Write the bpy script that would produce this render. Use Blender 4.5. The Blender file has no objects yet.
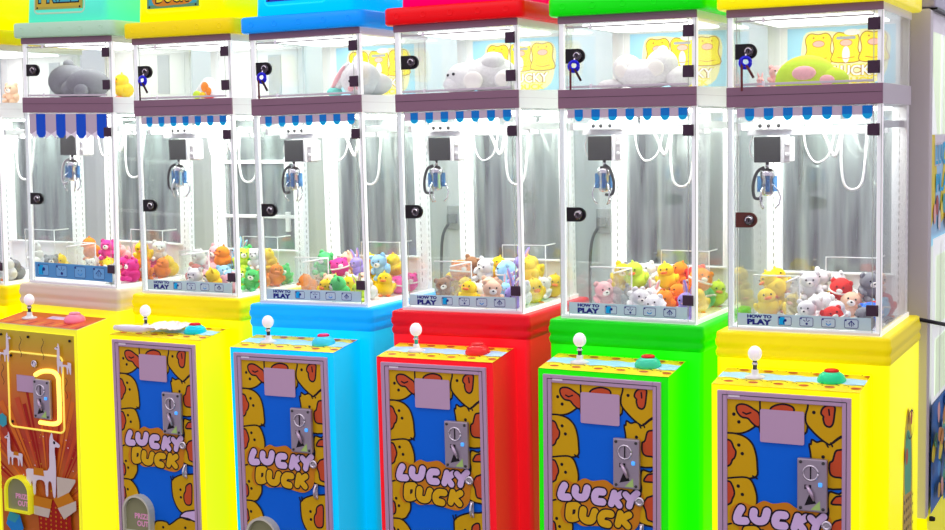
import bpy, bmesh, math, random
from mathutils import Vector, Matrix, Euler
from mathutils.geometry import tessellate_polygon
random.seed(7)
SC = bpy.context.scene
COL = SC.collection
PI = math.pi
W, D = 0.52, 0.551          # width and depth of one glass case
Z0 = 1.20                   # floor to the foot of the glass
PITCH = 0.6607
BOXF = -0.232               # front plane of the coin box
SCALE = 0.8
ART = {'sh':[('Y','p',[(0.177,-0.157),(0.333,-0.146),(0.331,-0.235),(0.318,-0.299),(0.189,-0.31),(0.174,-0.246)]),('O','p',[(0.21,-0.223),(0.221,-0.21),(0.25,-0.201),(0.279,-0.206),(0.289,-0.218),(0.278,-0.232),(0.249,-0.24),(0.221,-0.237)]),('Y','p',[(0.027,-0.167),(0.177,-0.157),(0.176,-0.198),(0.176,-0.24),(0.171,-0.269),(0.15,-0.29),(0.124,-0.305),(0.095,-0.311),(0.058,-0.31),(0.021,-0.303)]),('O','p',[(0.097,-0.22),(0.109,-0.211),(0.131,-0.212),(0.156,-0.225),(0.174,-0.24),(0.176,-0.278),(0.165,-0.282),(0.149,-0.271),(0.135,-0.257),(0.115,-0.254),(0.1,-0.239)]),('K','e',[(0.088,-0.246)]),('K','e',[(0.105,-0.271)]),('K','l',[(0.119,-0.238),(0.13,-0.243),(0.145,-0.237)]),('Y','p',[(0.478,-0.293),(0.44,-0.297),(0.408,-0.32),(0.381,-0.313),(0.363,-0.318),(0.347,-0.311),(0.344,-0.326),(0.338,-0.329),(0.343,-0.361),(0.346,-0.405),(0.355,-0.461),(0.474,-0.45)]),('O','p',[(0.439,-0.337),(0.423,-0.344),(0.414,-0.374),(0.404,-0.384),(0.404,-0.412),(0.414,-0.426),(0.436,-0.428),(0.474,-0.425),(0.477,-0.334)]),('K','e',[(0.383,-0.365)]),('Y','p',[(0.333,-0.146),(0.482,-0.136),(0.478,-0.28),(0.44,-0.293),(0.408,-0.32),(0.398,-0.321),(0.371,-0.303),(0.347,-0.281),(0.328,-0.257),(0.327,-0.229),(0.334,-0.2)]),('O','p',[(0.395,-0.196),(0.419,-0.197),(0.419,-0.222),(0.414,-0.254),(0.403,-0.265),(0.389,-0.259),(0.383,-0.24),(0.384,-0.233),(0.376,-0.222),(0.381,-0.206)]),('K','e',[(0.353,-0.221)]),('K','l',[(0.391,-0.316),(0.399,-0.331)]),('K','l',[(0.408,-0.317),(0.413,-0.328)]),('K','l',[(0.401,-0.208),(0.403,-0.226)]),('Y','p',[(0.021,-0.313),(0.064,-0.311),(0.095,-0.311),(0.127,-0.32),(0.151,-0.342),(0.163,-0.376),(0.167,-0.414),(0.164,-0.45),(0.119,-0.462),(0.058,-0.47),(0.015,-0.474)]),('O','p',[(0.02,-0.333),(0.063,-0.333),(0.079,-0.339),(0.087,-0.357),(0.095,-0.372),(0.091,-0.392),(0.083,-0.401),(0.076,-0.417),(0.06,-0.425),(0.017,-0.429)]),('K','e',[(0.105,-0.349)]),('K','e',[(0.117,-0.377)]),('K','l',[(0.152,-0.449),(0.167,-0.457)]),('Y','p',[(0.009,-0.626),(0.113,-0.618),(0.137,-0.677),(0.143,-0.716),(0.132,-0.743),(0.104,-0.766),(0.004,-0.772)]),('O','p',[(0.007,-0.702),(0.066,-0.698),(0.077,-0.72),(0.076,-0.74),(0.064,-0.751),(0.004,-0.765)]),('K','e',[(0.081,-0.687)]),('K','e',[(0.092,-0.715)]),('K','e',[(0.067,-0.608)]),('Y','p',[(0.015,-0.474),(0.058,-0.466),(0.119,-0.456),(0.144,-0.462),(0.158,-0.486),(0.166,-0.521),(0.161,-0.558),(0.136,-0.593),(0.009,-0.626)]),('O','p',[(0.015,-0.48),(0.067,-0.474),(0.081,-0.484),(0.09,-0.512),(0.083,-0.533),(0.071,-0.553),(0.012,-0.566)]),('K','e',[(0.103,-0.488)]),('K','e',[(0.117,-0.515)]),('Y','p',[(0.004,-0.768),(0.064,-0.765),(0.101,-0.766),(0.126,-0.784),(0.143,-0.814),(0.145,-0.867),(-0.001,-0.899)]),('O','p',[(0.003,-0.802),(0.063,-0.798),(0.073,-0.823),(0.068,-0.85),(0.001,-0.865)]),('K','e',[(0.086,-0.809)]),('Y','p',[(0.473,-0.469),(0.435,-0.482),(0.404,-0.479),(0.399,-0.521),(0.402,-0.546),(0.393,-0.591),(0.38,-0.631),(0.391,-0.662),(0.436,-0.673),(0.468,-0.66)]),('O','p',[(0.435,-0.489),(0.421,-0.496),(0.411,-0.516),(0.437,-0.517),(0.472,-0.513),(0.473,-0.485)]),('O','p',[(0.432,-0.569),(0.418,-0.579),(0.409,-0.599),(0.417,-0.621),(0.421,-0.646),(0.433,-0.654),(0.468,-0.65),(0.47,-0.565)]),('K','e',[(0.39,-0.625)]),('Y','p',[(0.226,-0.943),(0.255,-0.926),(0.291,-0.927),(0.304,-0.937),(0.328,-0.923),(0.365,-0.9),(0.409,-0.905),(0.471,-0.905),(0.467,-0.992),(0.223,-1.024)]),('K','e',[(0.272,-0.952)]),('K','e',[(0.39,-0.94)]),('Y','p',[(0.498,-0.687),(0.44,-0.707),(0.391,-0.713),(0.35,-0.728),(0.329,-0.745),(0.326,-0.763),(0.33,-0.814),(0.349,-0.855),(0.375,-0.877),(0.419,-0.875),(0.491,-0.859)]),('O','p',[(0.42,-0.749),(0.402,-0.762),(0.398,-0.784),(0.389,-0.799),(0.39,-0.825),(0.403,-0.841),(0.426,-0.835),(0.431,-0.802),(0.432,-0.755)]),('K','e',[(0.372,-0.78)]),('K','e',[(0.373,-0.812)]),('K','l',[(0.328,-0.749),(0.322,-0.729)]),('K','l',[(0.336,-0.74),(0.334,-0.726)]),('L','p',[(0.365,-0.895),(0.388,-0.873),(0.42,-0.864),(0.473,-0.858),(0.471,-0.905),(0.436,-0.906),(0.409,-0.899)]),('Y','p',[(-0.025,-0.922),(0.041,-0.921),(0.073,-0.947),(0.073,-1.044),(-0.032,-1.058)])],'logo':[(0.078,-0.566),(0.116,-0.541),(0.152,-0.549),(0.189,-0.529),(0.221,-0.535),(0.268,-0.527),(0.3,-0.543),(0.346,-0.548),(0.401,-0.555),(0.413,-0.589),(0.399,-0.623),(0.393,-0.668),(0.376,-0.692),(0.348,-0.707),(0.32,-0.707),(0.284,-0.701),(0.241,-0.695),(0.183,-0.702),(0.155,-0.692),(0.114,-0.698),(0.097,-0.662),(0.106,-0.628),(0.077,-0.612)],'L1':[[(0.114,-0.562),(0.104,-0.58),(0.101,-0.603),(0.129,-0.603)],[(0.157,-0.568),(0.155,-0.587),(0.169,-0.599),(0.191,-0.593),(0.201,-0.563)],[(0.26,-0.57),(0.238,-0.572),(0.229,-0.589),(0.234,-0.605),(0.259,-0.606)],[(0.303,-0.569),(0.291,-0.609)],[(0.331,-0.569),(0.303,-0.589)],[(0.303,-0.589),(0.321,-0.611)],[(0.345,-0.57),(0.359,-0.584)],[(0.387,-0.561),(0.367,-0.583),(0.358,-0.609)]],'L2':[[(0.133,-0.635),(0.16,-0.632),(0.169,-0.648),(0.161,-0.671),(0.133,-0.679),(0.13,-0.659),(0.133,-0.635)],[(0.185,-0.643),(0.183,-0.669),(0.197,-0.68),(0.217,-0.675),(0.229,-0.645)],[(0.289,-0.646),(0.266,-0.647),(0.253,-0.661),(0.256,-0.68),(0.279,-0.684)],[(0.325,-0.64),(0.315,-0.68)],[(0.357,-0.641),(0.328,-0.659)],[(0.328,-0.659),(0.352,-0.682)]]}

# ------------------------------------------------------------------ materials
MATS = {}
def mat(name, col, rough=0.5, metal=0.0, em=0.0, emcol=None, spec=0.22):
    if name in MATS: return MATS[name]
    m = bpy.data.materials.new(name); m.use_nodes = True
    b = m.node_tree.nodes['Principled BSDF']
    b.inputs['Base Color'].default_value = (*col, 1)
    b.inputs['Roughness'].default_value = rough
    b.inputs['Metallic'].default_value = metal
    b.inputs['Specular IOR Level'].default_value = spec
    if em:
        b.inputs['Emission Color'].default_value = (*(emcol or col), 1)
        b.inputs['Emission Strength'].default_value = em
    MATS[name] = m
    return m

def noisy(name, c1, c2, scale=30, rough=0.6, bump=0.0):
    if name in MATS: return MATS[name]
    m = mat(name, c1, rough)
    nt = m.node_tree; b = nt.nodes['Principled BSDF']
    tc = nt.nodes.new('ShaderNodeTexCoord'); n = nt.nodes.new('ShaderNodeTexNoise'); r = nt.nodes.new('ShaderNodeValToRGB')
    n.inputs['Scale'].default_value = scale; n.inputs['Detail'].default_value = 4
    r.color_ramp.elements[0].color = (*c1, 1); r.color_ramp.elements[1].color = (*c2, 1)
    r.color_ramp.elements[0].position = .35; r.color_ramp.elements[1].position = .65
    nt.links.new(tc.outputs['Object'], n.inputs['Vector']); nt.links.new(n.outputs['Fac'], r.inputs['Fac'])
    nt.links.new(r.outputs['Color'], b.inputs['Base Color'])
    if bump:
        bp = nt.nodes.new('ShaderNodeBump'); bp.inputs['Strength'].default_value = bump; bp.inputs['Distance'].default_value = .004
        nt.links.new(n.outputs['Fac'], bp.inputs['Height']); nt.links.new(bp.outputs['Normal'], b.inputs['Normal'])
    return m

def clear(name, tint=(.97, .985, .98), ior=1.45, rough=0.0, haze=0.0, hazecol=(.9, .95, .93)):
    if name in MATS: return MATS[name]
    m = bpy.data.materials.new(name); m.use_nodes = True
    nt = m.node_tree; nt.nodes.clear()
    o = nt.nodes.new('ShaderNodeOutputMaterial'); t = nt.nodes.new('ShaderNodeBsdfTransparent'); g = nt.nodes.new('ShaderNodeBsdfGlossy')
    f = nt.nodes.new('ShaderNodeMath'); mx = nt.nodes.new('ShaderNodeMixShader')
    lw = nt.nodes.new('ShaderNodeLayerWeight'); lw.inputs['Blend'].default_value = .5
    pw = nt.nodes.new('ShaderNodeMath'); pw.operation = 'POWER'; pw.inputs[1].default_value = 5     # Schlick's curve, the same from both sides of a pane
    f.operation = 'MULTIPLY_ADD'; f0 = ((ior - 1) / (ior + 1)) ** 2; f.inputs[1].default_value = 1 - f0; f.inputs[2].default_value = f0
    nt.links.new(lw.outputs['Facing'], pw.inputs[0]); nt.links.new(pw.outputs[0], f.inputs[0])
    t.inputs['Color'].default_value = (*tint, 1); g.inputs['Roughness'].default_value = rough
    nt.links.new(f.outputs[0], mx.inputs[0]); nt.links.new(t.outputs[0], mx.inputs[1]); nt.links.new(g.outputs[0], mx.inputs[2])
    if haze:
        d = nt.nodes.new('ShaderNodeBsdfDiffuse'); d.inputs['Color'].default_value = (*hazecol, 1)
        m2 = nt.nodes.new('ShaderNodeMixShader'); m2.inputs[0].default_value = haze
        nt.links.new(mx.outputs[0], m2.inputs[1]); nt.links.new(d.outputs[0], m2.inputs[2]); nt.links.new(m2.outputs[0], o.inputs[0])
    else:
        nt.links.new(mx.outputs[0], o.inputs[0])
    MATS[name] = m
    return m

white = mat('white_metal', (.86, .87, .86), .35)
whiteplastic = mat('white_plastic', (.9, .9, .88), .3)
lightgrey = mat('light_grey_metal', (.62, .6, .6), .4)
plum = mat('plum_metal', (.26, .155, .2), .45)
hingemat = mat('dark_plum_hinge', (.055, .03, .05), .4)
black = mat('black_plastic', (.012, .011, .012), .35)
darkgrey = mat('dark_grey_box', (.06, .065, .06), .3)
chrome = mat('chrome', (.75, .75, .76), .18, 1.0)
steel = mat('steel_plate', (.46, .43, .47), .35, .7)
lilac = mat('lilac_painted_frame', (.56, .40, .53), .4)
paper = mat('lilac_paper', (.60, .43, .56), .7)
glassm = clear('clear_glass')
acrylic = clear('clear_acrylic', (.96, .98, .98), 1.5, haze=.06)
blueacryl = clear('blue_acrylic', (.35, .6, .85), 1.5, haze=.2, hazecol=(.2, .5, .9))
paneedge = mat('glass_edge', (.45, .52, .44), .2)
led = mat('led_panel', (1, 1, 1), .5, em=14.0, emcol=(1, 1, .98))
leddisp = mat('led_display_panel', (1, 1, 1), .5, em=2.8, emcol=(1, 1, .98))
glowpost = mat('white_post_added_glow', (.9, .92, .9), .3, em=.35, emcol=(1, 1, .98))  # glow added to whiten the front frame; no lamp sits inside it
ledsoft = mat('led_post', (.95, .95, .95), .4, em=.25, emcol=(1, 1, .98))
slotmat = mat('post_slot', (.35, .37, .34), .6)
cablewhite = mat('white_cable', (.88, .88, .86), .4)
orange = mat('orange_beak', (.85, .2, .02), .5)
eyeblack = mat('eye_black', (.01, .01, .01), .25)
# printed artwork colours
pY = mat('print_yellow', (.74, .47, .003), .35); pO = mat('print_orange', (.68, .10, .025), .35)
pB = mat('print_blue', (.0, .17, .82), .35); pK = mat('print_black', (.012, .01, .014), .35)
pG = mat('print_gold', (.70, .27, .01), .35); pL = mat('print_lilac', (.78, .62, .88), .35)
pW = mat('print_white', (.88, .86, .86), .4); pR = mat('print_red', (.45, .015, .008), .35)
pSky = mat('print_sky', (.42, .76, .95), .4); pYb = mat('print_bright_yellow', (.95, .80, .02), .4)
pPink = mat('print_pink', (.95, .5, .42), .4); pNavy = mat('print_navy', (.008, .02, .22), .4)
pGrey = mat('print_grey_blue', (.52, .74, .76), .4); pMid = mat('print_mid_blue', (.02, .30, .72), .4)
pTeal = mat('print_teal', (.05, .45, .5), .4); pGreen = mat('print_green', (.12, .6, .3), .4)
pDuck = mat('print_deep_yellow', (.85, .55, .01), .35)
PM = {'Y': pY, 'O': pO, 'B': pB, 'K': pK, 'G': pG, 'L': pL, 'W': pW}

def mirrorback():
    m = bpy.data.materials.new('grey_mirror_back'); m.use_nodes = True; nt = m.node_tree
    b = nt.nodes['Principled BSDF']; b.inputs['Roughness'].default_value = .5
    tc = nt.nodes.new('ShaderNodeTexCoord'); n = nt.nodes.new('ShaderNodeTexNoise'); r = nt.nodes.new('ShaderNodeValToRGB')
    mp = nt.nodes.new('ShaderNodeMapping'); mp.inputs['Scale'].default_value = (14, 1, 1.2)
    n.inputs['Scale'].default_value = 1.6; n.inputs['Detail'].default_value = 3
    e = r.color_ramp.elements; e[0].position = .32; e[0].color = (.035, .045, .042, 1); e[1].position = .7; e[1].color = (.26, .31, .295, 1)
    nt.links.new(tc.outputs['Object'], mp.inputs['Vector']); nt.links.new(mp.outputs[0], n.inputs['Vector'])
    nt.links.new(n.outputs['Fac'], r.inputs['Fac']); nt.links.new(r.outputs['Color'], b.inputs['Base Color'])
    g = nt.nodes.new('ShaderNodeBsdfGlossy'); g.inputs['Roughness'].default_value = .03; g.inputs['Color'].default_value = (.8, .86, .84, 1)
    mx = nt.nodes.new('ShaderNodeMixShader'); mx.inputs[0].default_value = .22
    nt.links.new(b.outputs[0], mx.inputs[1]); nt.links.new(g.outputs[0], mx.inputs[2])
    nt.links.new(mx.outputs[0], nt.nodes['Material Output'].inputs[0])
    return m
backmat = mirrorback()

# ------------------------------------------------------------------ mesh builder
class MB:
    def __init__(s): s.v = []; s.f = []; s.m = []; s.sm = []; s.mats = []
    def mi(s, m):
        if m not in s.mats: s.mats.append(m)
        return s.mats.index(m)
    def add(s, vs, fs, m, smooth=False):
        o = len(s.v); k = s.mi(m)
        s.v += [tuple(v) for v in vs]
        for f in fs: s.f.append(tuple(i + o for i in f)); s.m.append(k); s.sm.append(smooth)
        return s
    def box(s, x0, x1, y0, y1, z0, z1, m):
        v = [(x, y, z) for z in (z0, z1) for y in (y0, y1) for x in (x0, x1)]
        return s.add(v, [(0, 2, 3, 1), (4, 5, 7, 6), (0, 1, 5, 4), (2, 6, 7, 3), (0, 4, 6, 2), (1, 3, 7, 5)], m)
    def rbox(s, x0, x1, y0, y1, z0, z1, m, b=.004, seg=2):
        bm = bmesh.new(); bmesh.ops.create_cube(bm, size=1)
        for v in bm.verts: v.co = Vector(((x0 + x1) / 2 + v.co.x * (x1 - x0), (y0 + y1) / 2 + v.co.y * (y1 - y0), (z0 + z1) / 2 + v.co.z * (z1 - z0)))
        bmesh.ops.bevel(bm, geom=bm.edges[:], offset=b, segments=seg, affect='EDGES', profile=.5)
        bm.verts.index_update()
        s.add([v.co[:] for v in bm.verts], [[v.index for v in f.verts] for f in bm.faces], m, False); bm.free()
        return s
    def loft(s, rings, m, cap0=True, cap1=True, smooth=True):
        n = len(rings[0]); vs = [p for r in rings for p in r]; fs = []
        for i in range(len(rings) - 1):
            for j in range(n):
                a, b = i * n + j, i * n + (j + 1) % n
                fs.append((a, b, b + n, a + n))
        s.add(vs, fs, m, smooth)
        if cap0: s.add(rings[0], [tuple(range(n))[::-1]], m)
        if cap1: s.add(rings[-1], [tuple(range(n))], m)
        return s
    def cyl(s, p0, p1, r0, m, r1=None, seg=16, cap=True):
        return s.tube([p0, p1], [r0, r0 if r1 is None else r1], m, seg, cap)
    def tube(s, pts, r, m, seg=8, cap=True):
        pts = [Vector(p) for p in pts]; rs = r if isinstance(r, (list, tuple)) else [r] * len(pts)
        rings = []; ref = None
        for i, p in enumerate(pts):
            t = (pts[min(i + 1, len(pts) - 1)] - pts[max(i - 1, 0)]).normalized()
            if ref is None: ref = t.orthogonal().normalized()
            u = (ref - t * ref.dot(t)); u = u.normalized() if u.length > 1e-6 else t.orthogonal().normalized()
            ref = u; w = t.cross(u)
            rings.append([tuple(p + (u * math.cos(a) + w * math.sin(a)) * rs[i]) for a in (2 * PI * k / seg for k in range(seg))])
        return s.loft(rings, m, cap, cap)
    def lathe(s, c, prof, m, seg=20, axis='z'):
        rings = []
        for r, h in prof:
            ring = []
            for k in range(seg):
                a = 2 * PI * k / seg; x, y = r * math.cos(a), r * math.sin(a)
                if axis == 'z': ring.append((c[0] + x, c[1] + y, c[2] + h))
                else: ring.append((c[0] + x, c[1] - h, c[2] + y))       # axis towards the viewer's side (-y)
            rings.append(ring)
        return s.loft(rings, m)
    def ball(s, c, r, m, seg=14, rings=9, rot=None):
        rx, ry, rz = r if isinstance(r, (list, tuple)) else (r, r, r)
        R = Euler(rot).to_matrix() if rot else None
        vs = []; fs = []
        for i in range(rings + 1):
            th = PI * i / rings
            for k in range(seg):
                a = 2 * PI * k / seg
                p = Vector((rx * math.sin(th) * math.cos(a), ry * math.sin(th) * math.sin(a), rz * math.cos(th)))
                if R: p = R @ p
                vs.append((p.x + c[0], p.y + c[1], p.z + c[2]))
        for i in range(rings):
            for k in range(seg):
                a, b = i * seg + k, i * seg + (k + 1) % seg
                fs.append((a, a + seg, b + seg, b))
        return s.add(vs, fs, m, True)
    def torus(s, c, R, r, m, axis='y', seg=20, ts=8, a0=0, a1=2 * PI):
        pts = []
        for k in range(seg + 1):
            a = a0 + (a1 - a0) * k / seg; x, y = R * math.cos(a), R * math.sin(a)
            pts.append({'y': (c[0] + x, c[1], c[2] + y), 'z': (c[0] + x, c[1] + y, c[2]), 'x': (c[0], c[1] + x, c[2] + y)}[axis])
        return s.tube(pts, r, m, ts)
    def bm(s):
        return s
    def build(s, name, parent=None, off=(0, 0, 0), label=None):
        me = bpy.data.meshes.new(name)
        me.from_pydata([(x + off[0], y + off[1], z + off[2]) for x, y, z in s.v], [], s.f)
        for m in s.mats: me.materials.append(m)
        me.polygons.foreach_set('material_index', s.m); me.polygons.foreach_set('use_smooth', s.sm)
        bm = bmesh.new(); bm.from_mesh(me)
        bmesh.ops.remove_doubles(bm, verts=bm.verts, dist=1e-6)
        bmesh.ops.recalc_face_normals(bm, faces=bm.faces); bm.to_mesh(me); bm.free()
        me.update()
        o = bpy.data.objects.new(name, me); COL.objects.link(o)
        if parent: o.parent = parent
        if label: o['label'] = label
        return o

def rrect(x0, x1, y0, y1, z, r, seg=5):
    out = []
    for cx, cy, a0 in ((x1 - r, y1 - r, 0), (x0 + r, y1 - r, PI / 2), (x0 + r, y0 + r, PI), (x1 - r, y0 + r, 1.5 * PI)):
        for k in range(seg + 1):
            a = a0 + PI / 2 * k / seg; out.append((cx + r * math.cos(a), cy + r * math.sin(a), z))
    return out
def rrect2(x0, x1, y0, y1, r, seg=4): return [(p[0], p[1]) for p in rrect(x0, x1, y0, y1, 0, r, seg)]
def ell(cx, cy, rx, ry=None, n=20): return [(cx + rx * math.cos(2 * PI * k / n), cy + (ry or rx) * math.sin(2 * PI * k / n)) for k in range(n)]

def smooth_closed(p, n=5):
    out = []; N = len(p)
    for i in range(N):
        p0, p1, p2, p3 = p[i - 1], p[i], p[(i + 1) % N], p[(i + 2) % N]
        for k in range(n):
            t = k / n
            out.append(tuple(.5 * (2 * p1[j] + (p2[j] - p0[j]) * t + (2 * p0[j] - 5 * p1[j] + 4 * p2[j] - p3[j]) * t * t + (3 * p1[j] - p0[j] - 3 * p2[j] + p3[j]) * t ** 3) for j in (0, 1)))
    return out
def smooth_open(p, n=5):
    if len(p) < 3: return p
    q = [p[0]] + list(p) + [p[-1]]; out = []
    for i in range(1, len(q) - 2):
        p0, p1, p2, p3 = q[i - 1], q[i], q[i + 1], q[i + 2]
        for k in range(n):
            t = k / n
            out.append(tuple(.5 * (2 * p1[j] + (p2[j] - p0[j]) * t + (2 * p0[j] - 5 * p1[j] + 4 * p2[j] - p3[j]) * t * t + (3 * p1[j] - p0[j] - 3 * p2[j] + p3[j]) * t ** 3) for j in (0, 1)))
    return out + [p[-1]]
def clip(poly, r):
    for ax, val, sgn in ((0, r[0], 1), (0, r[1], -1), (1, r[2], 1), (1, r[3], -1)):
        if not poly: return []
        out = []
        for i in range(len(poly)):
            a, b = poly[i - 1], poly[i]; da, db = (a[ax] - val) * sgn, (b[ax] - val) * sgn
            if (da >= 0) != (db >= 0):
                t = da / (da - db); out.append((a[0] + (b[0] - a[0]) * t, a[1] + (b[1] - a[1]) * t))
            if db >= 0: out.append(b)
        poly = out
    return poly

class Print:
    """Flat printed artwork: layers of ink on a panel. P maps (u, v, lift) to a point of the panel."""
    def __init__(s, P, rect, step=.00007): s.mb = MB(); s.P = P; s.rect = rect; s.n = 0; s.step = step
    def poly(s, pts, m, grow=True, extra=0.0):
        if grow: s.n += 1
        q = clip(list(pts), s.rect)
        if len(q) < 3: return
        h = s.n * s.step + extra
        tris = tessellate_polygon([[Vector((x, y, 0)) for x, y in q]])
        s.mb.add([s.P(x, y, h) for x, y in q], [tuple(t) for t in tris], m)
    def line(s, pts, w, m, closed=False):
        s.n += 1
        q = []
        for p in pts:
            if not q or (Vector(p) - Vector(q[-1])).length > 1e-5: q.append(tuple(p))
        if closed and len(q) > 2 and (Vector(q[0]) - Vector(q[-1])).length < 1e-5: q.pop()
        N = len(q); L = []; Rr = []
        for i in range(N):
            a = Vector(q[i - 1] if (closed or i) else q[0]); b = Vector(q[(i + 1) % N] if (closed or i < N - 1) else q[-1]); c = Vector(q[i])
            d1 = (c - a).normalized() if (c - a).length > 1e-7 else (b - c).normalized(); d2 = (b - c).normalized() if (b - c).length > 1e-7 else d1
            t = d1 + d2; t = t.normalized() if t.length > .2 else d1
            k = min(1.5, 1 / max(.5, t.dot(d1))); n = Vector((-t.y, t.x)) * w * k
            L.append(tuple(c + n)); Rr.append(tuple(c - n))
        for i in range(N if closed else N - 1):
            j = (i + 1) % N
            s.poly([L[i], Rr[i], Rr[j], L[j]], m, False, (i % 12) * 4e-6)
        if not closed and N > 1:
            for e, f in ((0, 1), (N - 1, N - 2)):
                d = Vector(q[e]) - Vector(q[f]); a0 = math.atan2(d.y, d.x)
                s.poly([(q[e][0] + w * math.cos(a0 + x), q[e][1] + w * math.sin(a0 + x)) for x in (-PI / 2 + PI * z / 6 for z in range(7))], m, False, 5.2e-5 if e else 4.8e-5)
    def text(s, body, u0, u1, v0, v1, m, bold=.02, outline=None):
        c = bpy.data.curves.new('t', 'FONT'); c.body = body; c.offset = bold; c.resolution_u = 3
        o = bpy.data.objects.new('t', c); COL.objects.link(o)
        me = bpy.data.meshes.new_from_object(o.evaluated_get(bpy.context.evaluated_depsgraph_get()))
        xs = [v.co.x for v in me.vertices]; ys = [v.co.y for v in me.vertices]
        ax, bx, ay, by = min(xs), max(xs), min(ys), max(ys)
        s.n += 1
        s.mb.add([s.P(u0 + (v.co.x - ax) / (bx - ax) * (u1 - u0), v0 + (v.co.y - ay) / (by - ay) * (v1 - v0), s.n * s.step) for v in me.vertices],
                 [tuple(p.vertices) for p in me.polygons], m)
        bpy.data.objects.remove(o); bpy.data.meshes.remove(me); bpy.data.curves.remove(c)

# ------------------------------------------------------------------ scene helpers
def tag(o, label, cat, group=None):
    o['label'] = label; o['category'] = cat
    if group: o['group'] = group
    return o
def empty(name, M, label, cat, group=None):
    o = bpy.data.objects.new(name, None); COL.objects.link(o); o.empty_display_size = .1
    o.matrix_world = M
    return tag(o, label, cat, group)

# pose of each machine in the row: offset x, offset y, yaw, tilt, lift
POSE = {0: (.003, -.005, -.003, .004, .0), 1: (.0065, -.0099, -.006, .0137, .016), 2: (-.0121, .0268, -.0077, -.0057, -.0032), 3: (-.0027, -.0131, .0027, -.0171, -.0064),
        4: (.0076, .0013, .0133, -.0170, -.0006), 5: (.0089, .0005, -.0005, -.0046, -.0008), 6: (-.0082, -.0056, .0064, -.0117, -.0050)}
MW = {}
for k, (ox, oy, yw, tl, oz) in POSE.items():
    MW[k] = Matrix.Translation((W / 2 + (k - 6) * PITCH + ox - .30 * tl, oy, oz)) @ Matrix.Rotation(yw, 4, 'Z') @ Matrix.Rotation(tl, 4, 'Y')
OFF = (-W / 2, 0, Z0)
def at(k, x, y, z): return MW[k] @ Vector((x - W / 2, y, z + Z0))

# ------------------------------------------------------------------ machine parts
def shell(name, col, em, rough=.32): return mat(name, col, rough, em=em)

def bolt_heads(mb, pts, r, m):
    for x, y, z in pts: mb.lathe((x, y, z), [(r, 0), (r, .004), (r * .6, .006)], m, 12, 'y')

def door_art(parent):
    rect = (.066, .444, -1.13, -.193)
    y0 = BOXF - .0045
    P = Print(lambda u, v, h: (u, y0 - h, v), rect)
    P.poly([(.0, -1.3), (.6, -1.3), (.6, 0), (.0, 0)], pB)
    for col, kind, pts in ART['sh']:
        if kind == 'p':
            q = smooth_closed(pts, 4)
            P.poly(q, PM[col]); P.line(q, .0032, pK, True)
        elif kind == 'e': P.poly(ell(pts[0][0], pts[0][1], .006), pK)
        else: P.line(pts, .0028, pK)
    P.poly(smooth_closed(ART['logo'], 4), pG)
    for strokes, c, letters in ((ART['L2'], pDuck, ((0,), (1,), (2,), (3, 4, 5))), (ART['L1'], pL, ((0,), (1,), (2,), (3, 4, 5), (6, 7)))):
        for idx in letters:
            w = .0118 if len(idx) > 1 else .0132
            for n in idx: P.line(smooth_open(strokes[n]), w + .0055, pK)
            for n in idx: P.line(smooth_open(strokes[n]), w, c)
    o = P.mb.build('door_artwork', parent, OFF, 'printed sheet of cartoon yellow ducklings around blue with LUCKY DUCK lettering')
    return o

def llama(P, x, z, s, m, flip=1):
    f = lambda pts: [(x + flip * a * s, z + b * s) for a, b in pts]
    P.poly(smooth_closed(f([(-.5, .1), (.2, .12), (.28, .5), (.3, .95), (.38, 1.15), (.42, 1.1), (.45, .98), (.66, .86), (.62, .78), (.48, .76), (.5, .4), (.5, 0), (.46, -.55), (.38, -.55), (.33, -.2), (.22, -.2), (.2, -.55), (.12, -.55), (.08, -.2), (-.2, -.2), (-.24, -.55), (-.32, -.55), (-.36, -.2), (-.46, -.55), (-.54, -.55), (-.56, -.1)]), 3), m)
    P.poly(ell(*f([(.47, .9)])[0], .045 * s, n=8), pK)
    P.poly(f([(-.3, .14), (.05, .16), (.08, -.05), (-.3, -.05)]), pG)

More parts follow.
